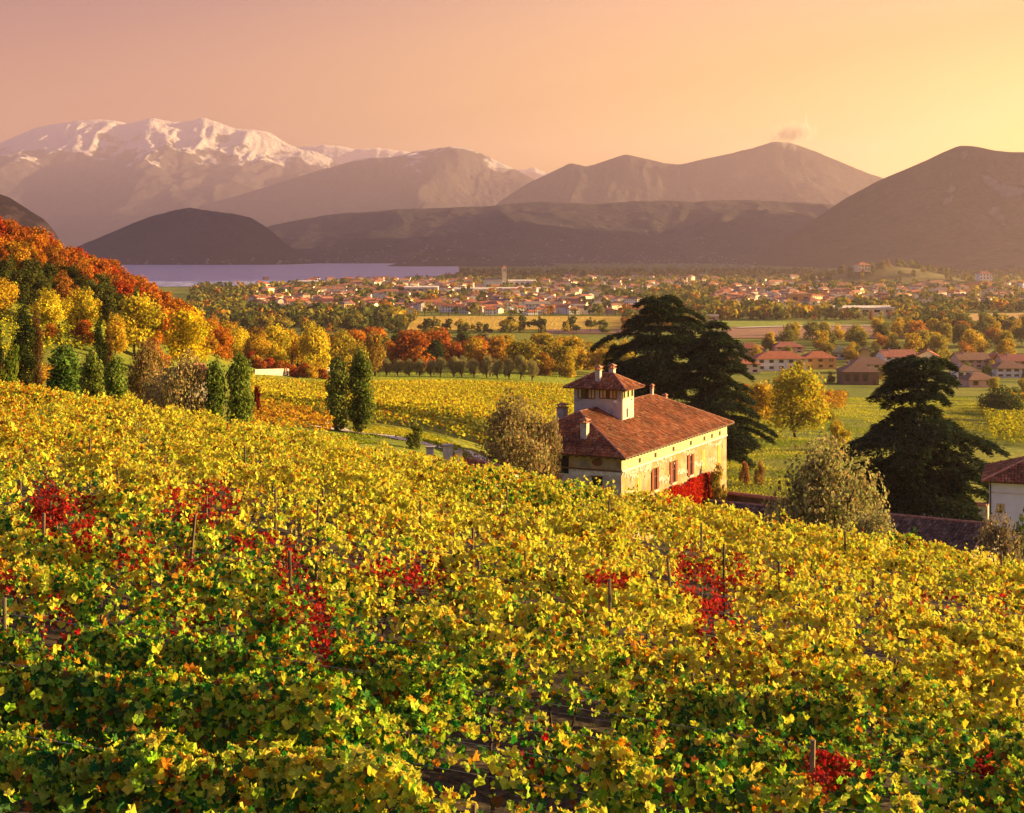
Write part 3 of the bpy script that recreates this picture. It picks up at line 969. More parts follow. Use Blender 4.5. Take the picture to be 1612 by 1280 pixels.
# ------------------------------------------------------------------ pixel to ground
_Yg = np.exp(np.linspace(math.log(62.0), math.log(4200.0), 900))
def hit(px, py, ymin=85.0):
    """point on the ground seen at that pixel, beyond ymin"""
    u = (px - CX) / FPX
    Ys = _Yg[_Yg > ymin]
    g = ground(u * Ys, Ys)
    d = (CY - py) / FPX * Ys - g
    below = np.where(d < 0)[0]
    if len(below) == 0 or below[0] == 0:
        Y = Ys[0] if len(below) else Ys[-1]
    else:
        i = below[0]
        Y = Ys[i - 1] + (Ys[i] - Ys[i - 1]) * d[i - 1] / (d[i - 1] - d[i])
    X = u * Y
    return Vector((X, Y, gz(X, Y)))

# ------------------------------------------------------------------ fields, roads
def in_poly(x, y, poly):
    c = np.zeros(x.shape, bool)
    n = len(poly)
    for i in range(n):
        x1, y1 = poly[i]; x2, y2 = poly[(i + 1) % n]
        t = ((y1 > y) != (y2 > y)) & (x < (x2 - x1) * (y - y1) / (y2 - y1 + 1e-12) + x1)
        c ^= t
    return c

def field(name, pix, mat, lift=0.10, ymin=85.0, nx=24, ny=16):
    """a sheet on the ground between four corners: near left, near right, far right, far left"""
    P = [hit(a, b, ymin) for a, b in pix]
    V = []
    for j in range(ny + 1):
        t = j / ny
        for i in range(nx + 1):
            s = i / nx
            a = P[0].lerp(P[1], s); b = P[3].lerp(P[2], s)
            p = a.lerp(b, t)
            V.append((p.x, p.y))
    V = np.array(V)
    Z = ground(V[:, 0], V[:, 1]) + lift
    F = [(j * (nx + 1) + i, j * (nx + 1) + i + 1, (j + 1) * (nx + 1) + i + 1, (j + 1) * (nx + 1) + i) for j in range(ny) for i in range(nx)]
    me = np_mesh(name, np.column_stack([V, Z]), np.array(F), smooth=True)
    return tag(obj(name, me, mat), kind='structure')

M['grass'] = mat_noise('bright_grass', (0.10, 0.16, 0.012), (0.22, 0.26, 0.02), 0.25, bump=0.08, bump_scale=3.0, world_pos=True)
M['gold'] = mat_noise('golden_vine_field', (0.30, 0.20, 0.022), (0.46, 0.32, 0.03), 0.08, bump=0.8, bump_scale=0.5, world_pos=True, stretch=(1, 0.35, 1))
M['plough'] = mat_noise('ploughed_earth', (0.16, 0.085, 0.055), (0.26, 0.15, 0.10), 0.15, bump=0.3, bump_scale=0.8, world_pos=True, stretch=(0.2, 1, 1))
M['stubble'] = mat_noise('stubble', (0.28, 0.17, 0.05), (0.38, 0.25, 0.09), 0.1, bump=0.2, bump_scale=1, world_pos=True)
M['gravel'] = mat_noise('gravel_road', (0.34, 0.31, 0.28), (0.52, 0.48, 0.44), 1.6, bump=0.04, bump_scale=20, world_pos=True)
M['earth'] = mat_noise('field_floor', (0.10, 0.075, 0.025), (0.18, 0.14, 0.04), 0.4, bump=0.1, world_pos=True)

field('meadow_strip', [(470, 600), (905, 606), (905, 590), (470, 585)], M['grass'], 0.15, 150)
field('far_golden_field', [(640, 521), (990, 519), (985, 498.5), (650, 499)], M['gold'], 0.5, 700)
field('far_green_field', [(1120, 516), (1325, 515), (1312, 508.5), (1120, 506)], M['grass'], 0.6, 700)
field('ploughed_field', [(1140, 533), (1430, 533), (1440, 512), (1140, 514.5)], M['plough'], 0.4, 600)
field('stubble_field', [(1505, 512), (1680, 512), (1680, 493), (1530, 495)], M['stubble'], 0.6, 700)
field('brown_field_strip', [(860, 526), (1000, 526), (1000, 517), (860, 519)], M['plough'], 0.45, 700)

def road(name, pts, width, mat, lift=0.16, ymin=85.0):
    P = [hit(a, b, ymin) for a, b in pts]
    Q = []
    for a, b in zip(P[:-1], P[1:]):
        k = max(2, int((b - a).length / 3))
        Q += [a.lerp(b, t / k) for t in range(k)]
    Q.append(P[-1])
    V = []
    for i, p in enumerate(Q):
        d = (Q[min(i + 1, len(Q) - 1)] - Q[max(i - 1, 0)]); d.z = 0; d.normalize()
        nrm = Vector((-d.y, d.x, 0))
        for s in (-1, -0.33, 0.33, 1):
            q = p + nrm * (s * width / 2)
            V.append((q.x, q.y, gz(q.x, q.y) + lift + (0.0 if abs(s) < 0.9 else -0.03)))
    F = [(i * 4 + j, i * 4 + j + 1, i * 4 + j + 5, i * 4 + j + 4) for i in range(len(Q) - 1) for j in range(3)]
    return tag(obj(name, np_mesh(name, np.array(V), np.array(F), smooth=True), mat), kind='structure')
road('gravel_road', [(500, 672), (545, 680), (600, 686), (650, 696), (700, 706), (760, 720)], 3.2, M['gravel'], 0.14)
road('farm_track', [(395, 642), (430, 646), (470, 653), (505, 662), (545, 680)], 1.6, M['gravel'], 0.17)
road('valley_road', [(1160, 517.5), (1280, 514), (1400, 514), (1460, 517)], 9.0, M['gravel'], 0.9, 700)

# rows of vines in the middle distance, too fine to tell apart
def vine_mass(name, pix, label, per_m=9.0, gap=2.6, size=0.48, ang=20.0, pal='gold', ymin=85.0, height=1.7, seed=3, cut=None):
    P = [hit(a, b, ymin) for a, b in pix]
    poly = [(p.x, p.y) for p in P]
    rng = np.random.default_rng(seed)
    xs, ys = [p[0] for p in poly], [p[1] for p in poly]
    area = (max(xs) - min(xs)) * (max(ys) - min(ys))
    n = int(area / gap * per_m)
    x, y = rng.uniform(min(xs), max(xs), n), rng.uniform(min(ys), max(ys), n)
    a = math.radians(ang)
    d, nn = (math.cos(a), math.sin(a)), (-math.sin(a), math.cos(a))
    w = x * nn[0] + y * nn[1]
    s = x * d[0] + y * d[1]
    w2 = np.round(w / gap) * gap + rng.normal(0, 0.30, n)
    x, y = d[0] * s + nn[0] * w2, d[1] * s + nn[1] * w2
    ok = in_poly(x, y, poly) & (fbm(x * 0.25, y * 0.25, 2, seed) > 0.22)
    x, y = x[ok], y[ok]
    h = height * rng.random(len(x)) ** 0.45
    Pq = np.stack([x, y, ground(x, y) + h + 0.1], 1)
    R = frames(rng.normal(0, 0.5, (len(x), 3)) + [0.2, -0.1, 0.7], rng)
    V, F, k = scatter(Pq, R, rng.uniform(0.7, 1.3, len(x)) * size, 'card')
    m = len(x)
    b1 = fbm(x * 0.05, y * 0.05, 3, seed + 1)[:, None]
    if pal == 'gold':
        c = np.where(rng.random((m, 1)) < 0.30 + 0.9 * (b1 - 0.5), np.array([[0.22, 0.24, 0.02]]), np.array([[0.50, 0.44, 0.03]])) * rng.uniform(0.75, 1.2, (m, 1))
        c = np.where(rng.random((m, 1)) < 0.10, np.array([[0.36, 0.13, 0.015]]), c)
    elif pal == 'rust':
        c = np.where(rng.random((m, 1)) < 0.5, np.array([[0.34, 0.15, 0.02]]), np.array([[0.44, 0.29, 0.02]])) * rng.uniform(0.7, 1.2, (m, 1))
    else:
        c = np.where(rng.random((m, 1)) < 0.4, np.array([[0.16, 0.19, 0.02]]), np.array([[0.46, 0.42, 0.02]])) * rng.uniform(0.7, 1.2, (m, 1))
    o = obj(name, np_mesh(name, V, [F], np.repeat(c, k, 0)), M['vine_leaf'])
    return tag(o, label, 'vineyard', kind='stuff')
vine_mass('valley_vineyard', [(395, 640), (500, 658), (560, 672), (640, 676), (700, 690), (790, 722), (905, 720), (905, 615), (480, 609), (395, 596)], 'golden vineyard field beyond the gravel road, below the green strip', 10, 2.6, 0.46, 24, 'gold', 130)
vine_mass('slope_vineyard', [(395, 690), (520, 692), (530, 674), (470, 655), (400, 645)], 'rusty strip of vines between the poplars and the brow', 9, 2.4, 0.42, 10, 'rust', 95)
vine_mass('meadow_vineyard', [(1140, 655), (1330, 650), (1335, 625), (1140, 628)], 'orange vine rows across the meadow before the village', 8, 3.0, 0.6, 5, 'rust', 180, 2.0)
vine_mass('edge_vineyard', [(1560, 700), (1690, 712), (1690, 640), (1545, 645)], 'tall yellow vine rows at the picture edge behind the cedar', 12, 2.6, 0.55, 5, 'lime', 180, 3.2)
vine_mass('terrace_vineyard', [(-40, 565), (210, 560), (210, 505), (-40, 500)], 'terraced vines on the hillside between the yellow trees', 8, 2.8, 0.5, -10, 'lime', 190, 1.5)
vine_mass('brow_vineyard', [(-30, 612), (90, 612), (90, 585), (-30, 583)], 'dry orange vines around the cypress feet', 9, 2.4, 0.42, 0, 'rust', 95, 1.4)

# ------------------------------------------------------------------ tiled roofs
TERRA = np.array([(0.27, 0.080, 0.030), (0.22, 0.068, 0.028), (0.31, 0.105, 0.045), (0.16, 0.058, 0.032), (0.33, 0.16, 0.085), (0.24, 0.09, 0.045)])
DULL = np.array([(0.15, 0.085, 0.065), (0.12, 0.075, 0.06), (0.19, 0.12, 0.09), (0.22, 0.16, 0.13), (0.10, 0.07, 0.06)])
M['tile'] = mat_attr('roof_tile', 0.85, 0.15, 0.3, 3.0)
M['ridge'] = mat_noise('ridge_tile', (0.26, 0.10, 0.06), (0.42, 0.22, 0.15), 3, bump=0.02)
def tile_roof(o3, e3, s3, poly, name, parent, dark=1.0, col_w=0.27, row_h=0.46, seed=1, pal=None):
    """barrel tiles over a slope: o3 corner at the eave, e3 along the eave, s3 up the slope; poly in (e,s) metres"""
    pal = TERRA if pal is None else pal
    rng = np.random.default_rng(seed)
    o3, e3, s3 = Vector(o3), Vector(e3).normalized(), Vector(s3).normalized()
    n3 = e3.cross(s3)
    if n3.z < 0: n3 = -n3
    emax = max(p[0] for p in poly); emin = min(p[0] for p in poly); smax = max(p[1] for p in poly)
    E, S = np.meshgrid(np.arange(emin + col_w / 2, emax, col_w), np.arange(row_h * 0.5, smax, row_h))
    E, S = E.ravel(), S.ravel()
    ok = in_poly(E, S, poly)
    E, S = E[ok], S[ok]
    n = len(E)
    ang = np.array([0.0, 0.33, 0.67, 1.0]) * math.pi
    prof = np.stack([-np.cos(ang) * col_w * 0.54, np.sin(ang) * col_w * 0.36], 1)      # across, up
    V = np.zeros((n, 8, 3))
    je = rng.normal(0, 0.012, n); jz = rng.normal(0, 0.010, n)
    for k in range(4):
        for q, (ds, dz) in enumerate(((-row_h * 0.58, 0.035), (row_h * 0.52, 0.0))):
            ee = E + prof[k, 0] * (1.0 if q == 0 else 0.86) + je
            up = prof[k, 1] + dz + jz + 0.02
            sv = S + ds
            V[:, q * 4 + k] = np.array(o3) + ee[:, None] * np.array(e3) + sv[:, None] * np.array(s3) + up[:, None] * np.array(n3)
    T = np.array([(0, 1, 5, 4), (1, 2, 6, 5), (2, 3, 7, 6), (0, 3, 2, 1)])
    F = (T[None] + (np.arange(n) * 8)[:, None, None]).reshape(-1, 4)
    big = fbm(E * 0.35, S * 0.5, 3, seed + 5)
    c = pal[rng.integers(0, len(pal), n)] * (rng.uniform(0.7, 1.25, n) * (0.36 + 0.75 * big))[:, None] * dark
    # underlay
    base = [tuple(np.array(o3) + p[0] * np.array(e3) + p[1] * np.array(s3)) for p in poly]
    nb = len(base)
    Vall = np.vstack([V.reshape(-1, 3), base])
    Fb = np.array([list(range(n * 8, n * 8 + nb))])
    me = np_mesh(name, Vall, [F, Fb], np.vstack([np.repeat(c, 4, 0), [[0.10, 0.05, 0.035]]]))
    return obj(name, me, M['tile'], parent)

def ridge_caps(pts, name, parent, r=0.13):
    mb = MB()
    for a, b in pts:
        a, b = Vector(a), Vector(b)
        k = max(1, int((b - a).length / 0.5))
        for i in range(k):
            p, q = a.lerp(b, i / k), a.lerp(b, (i + 1.12) / k)
            mb.tube(p, q, r * 1.08, r * 0.92, 7)
    return mb.build(name, M['ridge'], parent)

# ------------------------------------------------------------------ the villa
M['plaster'] = None
def mat_plaster(name, base, ochre, grey):
    m, n, l, b = nmat(name)
    tc = n.new('ShaderNodeTexCoord')
    def noise(sc, det=7, st=(1, 1, 1)):
        mp = n.new('ShaderNodeMapping'); mp.inputs['Scale'].default_value = st
        l.new(tc.outputs['Object'], mp.inputs[0])
        t = n.new('ShaderNodeTexNoise'); t.inputs['Scale'].default_value = sc; t.inputs['Detail'].default_value = det; t.inputs['Roughness'].default_value = 0.65
        l.new(mp.outputs[0], t.inputs['Vector']); return t.outputs['Fac']
    def rng(v, a, bb):
        r = n.new('ShaderNodeMapRange'); r.inputs['From Min'].default_value, r.inputs['From Max'].default_value = a, bb
        l.new(v, r.inputs['Value']); return r.outputs[0]
    def mix(f, a, bb):
        x = n.new('ShaderNodeMix'); x.data_type = 'RGBA'; l.new(f, x.inputs['Factor'])
        for s, k in ((a, 'A'), (bb, 'B')):
            if isinstance(s, tuple): x.inputs[k].default_value = s + (1,)
            else: l.new(s, x.inputs[k])
        return x.outputs['Result']
    c = mix(rng(noise(0.28, 5, (1, 1, 1.6)), 0.46, 0.60), base, ochre)
    c = mix(rng(noise(0.9, 8), 0.50, 0.60), c, grey)
    c = mix(rng(noise(1.6, 6, (1, 1, 0.12)), 0.55, 0.80), c, (base[0] * 0.6, base[1] * 0.58, base[2] * 0.55))   # rain streaks
    l.new(c, b.inputs['Base Color'])
    b.inputs['Roughness'].default_value = 0.92; b.inputs['Specular IOR Level'].default_value = 0.1
    bp = n.new('ShaderNodeBump'); bp.inputs['Distance'].default_value = 0.04
    l.new(noise(3.0, 9), bp.inputs['Height']); l.new(bp.outputs[0], b.inputs['Normal'])
    return m
M['plaster'] = mat_plaster('old_plaster', (0.29, 0.23, 0.155), (0.29, 0.165, 0.06), (0.17, 0.145, 0.12))
M['plaster_pale'] = mat_plaster('pale_plaster', (0.46, 0.42, 0.39), (0.42, 0.37, 0.34), (0.32, 0.29, 0.27))
M['frieze'] = mat_noise('frieze_plaster', (0.33, 0.26, 0.16), (0.42, 0.34, 0.23), 0.8, bump=0.02)
M['stone'] = mat_noise('rubble_stone', (0.22, 0.19, 0.16), (0.46, 0.42, 0.38), 1.3, bump=0.08, bump_scale=5)
M['stone_pale'] = mat_noise('pale_stone', (0.42, 0.40, 0.38), (0.62, 0.60, 0.57), 2.0, bump=0.05, bump_scale=7)
M['dark'] = mat_noise('opening_shade', (0.006, 0.005, 0.004), (0.016, 0.013, 0.010), 2)  # near-black colour stands in for the shade inside openings
M['shutter'] = mat_noise('red_brown_shutter', (0.12, 0.028, 0.016), (0.20, 0.055, 0.03), 4, bump=0.02, bump_scale=12, stretch=(1, 1, 6))
M['painted'] = mat_noise('ochre_painted_shutter', (0.44, 0.22, 0.05), (0.52, 0.30, 0.09), 2.5)
M['brownwood'] = mat_noise('brown_wood', (0.09, 0.035, 0.016), (0.16, 0.07, 0.035), 5)
M['greenwood'] = mat_noise('grey_green_wood', (0.20, 0.22, 0.12), (0.30, 0.32, 0.18), 5)
M['pane_light'] = mat_noise('painted_pane_light', (0.50, 0.36, 0.17), (0.66, 0.50, 0.27), 3)  # cream colour paints sunlight into the tower panes
M['pipe'] = mat_noise('dark_pipe', (0.03, 0.022, 0.018), (0.06, 0.045, 0.035), 3, rough=0.5)
M['white'] = mat_noise('white_paint', (0.72, 0.72, 0.72), (0.82, 0.82, 0.82), 3)
def mat_glass():
    m, n, l, b = nmat('window_glass')
    b.inputs['Base Color'].default_value = (0.02, 0.022, 0.03, 1)
    b.inputs['Roughness'].default_value = 0.08
    b.inputs['Specular IOR Level'].default_value = 0.8
    t = n.new('ShaderNodeTexNoise'); t.inputs['Scale'].default_value = 1.5
    bp = n.new('ShaderNodeBump'); bp.inputs['Distance'].default_value = 0.01
    l.new(t.outputs['Fac'], bp.inputs['Height']); l.new(bp.outputs[0], b.inputs['Normal'])
    return m
M['glass'] = mat_glass()

VA = Vector((11.41, 145.95, -31.5))
VU, VV = Vector((0.466, 0.885, 0)).normalized(), None
VROT = math.atan2(VU.y, VU.x)
VV = Vector((-VU.y, VU.x, 0))
def v_local(px, py, plane):
    """pixel to villa coordinates on a plane: ('x', value), ('y', value) or (point, normal)"""
    d = Vector(((px - CX) / FPX, 1.0, (CY - py) / FPX))
    dl = Vector((d.dot(VU), d.dot(VV), d.z))
    o = Vector((-VA.dot(VU), -VA.dot(VV), -VA.z))
    if plane[0] == 'x': p, nn = Vector((plane[1], 0, 0)), Vector((1, 0, 0))
    elif plane[0] == 'y': p, nn = Vector((0, plane[1], 0)), Vector((0, 1, 0))
    else: p, nn = Vector(plane[0]), Vector(plane[1])
    t = (p - o).dot(nn) / dl.dot(nn)
    return o + dl * t
def crop7(x, y):
    return 860 + x / 5.0375, 560 + y / 5.0375

def chimney(parent, x, y, z0, z1, w, d, name='chimney', mat='plaster_pale', cap='tile'):
    mb = MB().box(x - w / 2, x + w / 2, y - d / 2, y + d / 2, z0, z1)
    o = mb.build(name, M[mat], parent)
    mb = MB().box(x - w / 2 - 0.08, x + w / 2 + 0.08, y - d / 2 - 0.08, y + d / 2 + 0.08, z1, z1 + 0.09)
    for a in (-1, 1):
        for b in (-1, 1):
            mb.box(x + a * w * 0.32 - 0.06, x + a * w * 0.32 + 0.06, y + b * d * 0.32 - 0.06, y + b * d * 0.32 + 0.06, z1 + 0.09, z1 + 0.32)
    mb.box(x - w / 2 - 0.12, x + w / 2 + 0.12, y - d / 2 - 0.12, y + d / 2 + 0.12, z1 + 0.32, z1 + 0.38)
    h = z1 + 0.38
    mb.add([(x - w / 2 - 0.12, y - d / 2 - 0.12, h + .002), (x + w / 2 + 0.12, y - d / 2 - 0.12, h + .002), (x + w / 2 + 0.12, y + d / 2 + 0.12, h + .002), (x - w / 2 - 0.12, y + d / 2 + 0.12, h + .002), (x, y, h + 0.25)],
           [(0, 1, 4), (1, 2, 4), (2, 3, 4), (3, 0, 4)])
    c = mb.build('chimney_cap', M['ridge'])
    c.parent = parent if o is None else o
    return o

def build_villa():
    t = empty('villa', VA, VROT)
    tag(t, 'old plastered villa with red tiled hip roof and square lookout tower', 'house')
    LX, LY, ZE = 33.3, 15.0, 10.3
    OV = 0.72
    RZ = 14.0
    mb = MB().box(0, LX, 0, LY, -3.0, ZE + 0.02)
    wall = mb.build('wall', M['plaster'], t)
    # frieze under the eaves, string courses, corner stones
    MB().box(-0.03, LX + 0.03, -0.05, -0.002, ZE - 1.50, ZE - 0.02).build('frieze', M['frieze'], wall)
    MB().box(-0.06, LX + 0.06, -0.11, -0.052, ZE - 1.62, ZE - 1.47).build('string_course', M['stone_pale'], wall)
    MB().box(-0.09, -0.002, -0.03, LY, ZE - 1.62, ZE - 1.46).build('string_course', M['brownwood'], wall)
    MB().box(-0.05, -0.002, -0.04, 0.5, 0, ZE - 1.65).build('corner_pilaster', M['plaster_pale'], wall)
    MB().box(-0.012, -0.001, 0.5, LY - 0.01, 0, ZE - 1.65).build('shade_tint_slab', M['plaster_pale'], wall)  # paler slab: cool shade light of this facade put into its colour
    # roof
    x0, x1, y0, y1 = -OV, LX + OV, -OV, LY + OV
    ym = LY / 2
    rx0, rx1 = 5.9, 27.4
    half = ym + OV
    rise = RZ - ZE
    roof = empty('roof', (0, 0, 0)); roof.parent = t
    sl = math.hypot(half, rise)
    L = x1 - x0
    # lit long slope
    tile_roof((x0, y0, ZE), (1, 0, 0), (0, half, rise), [(0, 0), (L, 0), (rx1 - x0, sl), (rx0 - x0, sl)], 'tile_slope', roof, seed=11)
    tile_roof((x1, y1, ZE), (-1, 0, 0), (0, -half, rise), [(0, 0), (L, 0), (x1 - rx0, sl), (x1 - rx1, sl)], 'tile_slope', roof, seed=12)
    hipl = math.hypot(rx0 - x0, rise)
    W = y1 - y0
    tile_roof((x0, y1, ZE), (0, -1, 0), (rx0 - x0, 0, rise), [(0, 0), (W, 0), (W / 2, hipl)], 'tile_slope', roof, seed=13, dark=0.9)
    hipr = math.hypot(x1 - rx1, rise)
    tile_roof((x1, y0, ZE), (0, 1, 0), (rx1 - x1, 0, rise), [(0, 0), (W, 0), (W / 2, hipr)], 'tile_slope', roof, seed=14)
    up = 0.06
    R1, R2 = (rx0, ym, RZ + up), (rx1, ym, RZ + up)
    ridge_caps([(R1, R2), ((x0, y0, ZE + up), R1), ((x0, y1, ZE + up), R1), ((x1, y0, ZE + up), R2), ((x1, y1, ZE + up), R2)], 'ridge_tile', roof)
    MB().box(x0 + 0.02, x1 - 0.02, y0 + 0.02, y1 - 0.02, ZE - 0.10, ZE - 0.035).build('eave_board', M['brownwood'], roof)
    mb = MB()
    for x in np.arange(x0 + 0.3, x1, 0.9):
        mb.box(x - 0.06, x + 0.06, y0 + 0.05, -0.052, ZE - 0.26, ZE - 0.102)
    for y in np.arange(y0 + 0.3, y1, 0.9):
        mb.box(x0 + 0.05, -0.004, y - 0.06, y + 0.06, ZE - 0.26, ZE - 0.102)
    mb.build('rafter_ends', M['brownwood'], roof)['kind'] = 'stuff'
    mb = MB().tube((x0, y0 - 0.05, ZE - 0.03), (x1, y0 - 0.05, ZE - 0.03), 0.07, 0.07, 6)
    mb.build('gutter', M['pipe'], roof)
    # square vents in the frieze, at the photo's places
    for cx_, cy_ in ((737, 815), (862, 768), (1005, 717), (1143, 668), (1250, 635), (1372, 588), (1310, 612)):
        p = v_local(*crop7(cx_, cy_), ('y', 0))
        MB().box(p.x - 0.27, p.x + 0.27, -0.075, -0.052, ZE - 1.22, ZE - 0.74).build('vent', M['dark'], wall)
    # windows with open shutters on the sunny facade
    def box_px(x0_, x1_, ya, yb):
        a = v_local(*crop7(x0_, (ya + yb) / 2), ('y', 0)).x
        b = v_local(*crop7(x1_, (ya + yb) / 2), ('y', 0)).x
        xm = (x0_ + x1_) / 2
        return a, b, v_local(*crop7(xm, yb), ('y', 0)).z, v_local(*crop7(xm, ya), ('y', 0)).z
    for q in ((832, 888, 892, 1062), (977, 1035, 835, 1003), (1117, 1167, 782, 945)):
        a, b, z0, z1 = box_px(*q)
        w = b - a
        win = MB().box(a + w * 0.30, b - w * 0.30, -0.02, -0.003, z0, z1).build('window', M['glass'], t)
        mb = MB()
        for xx in (a + w * 0.30, b - w * 0.30, (a + b) / 2):
            mb.box(xx - 0.05, xx + 0.05, -0.06, -0.021, z0, z1)
        for zz in (z0, z1, z0 + (z1 - z0) * 0.62):
            mb.box(a + w * 0.30, b - w * 0.30, -0.058, -0.023, zz - 0.04, zz + 0.04)
        mb.build('window_frame', M['brownwood'], win)
        for (sa, sb) in ((a, a + w * 0.31), (b - w * 0.31, b)):
            mb = MB().box(sa, sb, -0.11, -0.062, z0, z1)
            for zz in np.arange(z0 + 0.12, z1 - 0.05, 0.16):
                mb.box(sa + 0.05, sb - 0.05, -0.125, -0.112, zz, zz + 0.09)
            mb.build('shutter', M['shutter'], win)
        MB().box(a + w * 0.2, b - w * 0.2, -0.22, -0.004, z0 - 0.16, z0 - 0.05).build('sill', M['stone_pale'], win)
    for q in ((720, 748, 940, 1095), (1235, 1258, 745, 900), (1358, 1380, 697, 850), (1350, 1385, 850, 868)):
        a, b, z0, z1 = box_px(*q)
        o = MB().box(a, b, -0.035, -0.004, z0, z1).build('painted_window', M['painted'], t)
        if z1 - z0 > 1: 
            MB().box((a + b) / 2 - 0.02, (a + b) / 2 + 0.02, -0.045, -0.036, z0, z1).build('centre_joint', M['brownwood'], o)
    # patches of bare masonry: small stones standing in the broken plaster
    rng = np.random.default_rng(5)
    mb = MB()
    for (xa, xb, ya, yb, n) in ((632, 718, 885, 950, 60), (752, 818, 850, 905, 46), (895, 972, 955, 1005, 28), (1045, 1112, 905, 930, 20), (1180, 1230, 850, 880, 14), (640, 710, 1070, 1100, 22), (880, 1010, 790, 850, 26), (1060, 1150, 745, 780, 16), (1280, 1400, 690, 715, 12), (1290, 1340, 815, 840, 10)):
        for k in range(n * 2):
            p = v_local(*crop7(rng.uniform(xa - 12, xb + 12), rng.normal((ya + yb) / 2, (yb - ya) * 0.35)), ('y', 0))
            w, h = rng.uniform(0.10, 0.26), rng.uniform(0.07, 0.15)
            mb.box(p.x - w, p.x + w, -0.035 - rng.uniform(0, 0.03), -0.003, p.z - h, p.z + h)
    mb.build('bare_stones', M['stone'], wall)['kind'] = 'stuff'
    mb = MB()
    for k in range(34):
        x = rng.uniform(3, 32); z = rng.choice([3.9, 5.5, 7.4]) + rng.normal(0, 0.15)
        mb.box(x - 0.07, x + 0.07, -0.012, -0.0025, z - 0.07, z + 0.07)
    mb.build('putlog_shade_marks', M['dark'], wall)['kind'] = 'stuff'  # solid dark blocks paint the shade of small holes
    # shaded end wall: band of pale rubble, oval opening, window, dark panel for the loggia's shade
    mb = MB()
    for k in range(130):
        p = v_local(*crop7(rng.uniform(205, 600), rng.normal(935, 8)), ('x', 0))
        w, h = rng.uniform(0.09, 0.22), rng.uniform(0.06, 0.13)
        mb.box(-0.03 - rng.uniform(0, 0.04), -0.003, p.y - w, p.y + w, p.z - h, p.z + h)
    mb.build('bare_stones', M['stone_pale'], wall)['kind'] = 'stuff'
    p = v_local(*crop7(405, 845), ('x', 0))
    ring = [(0, p.y + 0.62 * math.cos(a), p.z + 0.42 * math.sin(a)) for a in np.linspace(0, 2 * math.pi, 17)[:-1]]
    mb = MB().add([(-0.05, r[1], r[2]) for r in ring] + [(-0.002, r[1], r[2]) for r in ring], [tuple(range(15, -1, -1))] + [(i, (i + 1) % 16, 16 + (i + 1) % 16, 16 + i) for i in range(16)])
    mb.build('oval_opening', M['brownwood'], t)
    a, b = v_local(*crop7(362, 985), ('x', 0)), v_local(*crop7(445, 985), ('x', 0))
    win = MB().box(-0.03, -0.003, b.y, a.y, a.z - 0.55, a.z + 0.35).build('window', M['dark'], t)
    MB().box(-0.10, -0.031, b.y - 0.1, a.y + 0.1, a.z + 0.35, a.z + 0.48).build('lintel', M['brownwood'], win)
    a, b = v_local(*crop7(75, 860), ('x', 0)), v_local(*crop7(178, 860), ('x', 0))
    MB().box(-0.02, -0.003, b.y, min(a.y, LY - 0.2), a.z - 0.9, ZE - 0.3).build('loggia_shade_panel', M['dark'], t)  # flat dark panel painting the shade inside the loggia
    a = v_local(*crop7(475, 1010), ('x', 0))
    MB().box(-0.16, -0.003, a.y - 0.3, a.y + 0.3, a.z - 0.6, a.z + 0.35).build('flue_box', M['plaster_pale'], t)
    # lookout tower
    tx0, tx1, ty0, ty1, tz = 10.5, 14.1, 4.5, 10.4, 16.25
    tower = MB().box(tx0, tx1, ty0, ty1, 11.2, tz + 0.02).build('tower', M['plaster_pale'], t)
    def win_front(xa, xb, ya, yb, kinds):
        a, b = v_local(*crop7(xa, (ya + yb) / 2), ('x', tx0)), v_local(*crop7(xb, (ya + yb) / 2), ('x', tx0))
        z0, z1 = v_local(*crop7((xa + xb) / 2, yb), ('x', tx0)).z, v_local(*crop7((xa + xb) / 2, ya), ('x', tx0)).z
        z1 = min(z1, tz - 0.12)
        f = MB().box(tx0 - 0.03, tx0 - 0.003, b.y, a.y, z0, z1).build('tower_window', M['dark'], t)
        k = len(kinds)
        w = (a.y - b.y) / k
        mb = MB()
        for i in range(k + 1):
            mb.box(tx0 - 0.10, tx0 - 0.052, b.y + i * w - 0.05, b.y + i * w + 0.05, z0, z1)
        mb.box(tx0 - 0.098, tx0 - 0.054, b.y, a.y, z0 - 0.05, z0 + 0.05)
        mb.box(tx0 - 0.098, tx0 - 0.054, b.y, a.y, z1 - 0.05, z1 + 0.04)
        mb.build('frame', M['brownwood'], f)
        for i, kk in enumerate(kinds):
            yy = a.y - (i + 0.5) * w
            MB().box(tx0 - 0.045, tx0 - 0.032, yy - w * 0.42, yy + w * 0.42, z0 + 0.05, z1 - 0.05).build('pane', M[kk], f)
    win_front(255, 386, 256, 338, ['pane_light', 'glass', 'brownwood', 'pane_light', 'pane_light'])
    win_front(425, 556, 258, 340, ['pane_light', 'pane_light', 'brownwood', 'pane_light', 'painted'])  # cream and ochre panes paint the sunlight seen through the tower
    a, b = v_local(*crop7(606, 300), ('y', ty0)), v_local(*crop7(684, 300), ('y', ty0))
    z0, z1 = v_local(*crop7(645, 330), ('y', ty0)).z, tz - 0.12
    f = MB().box(a.x, b.x, ty0 - 0.03, ty0 - 0.003, z0, z1).build('tower_window', M['dark'], t)
    k = 5; w = (b.x - a.x) / k
    mb = MB()
    for i in range(k + 1):
        mb.box(a.x + i * w - 0.05, a.x + i * w + 0.05, ty0 - 0.10, ty0 - 0.052, z0, z1)
    mb.box(a.x, b.x, ty0 - 0.098, ty0 - 0.054, z0 - 0.05, z0 + 0.05)
    mb.build('frame', M['greenwood'], f)
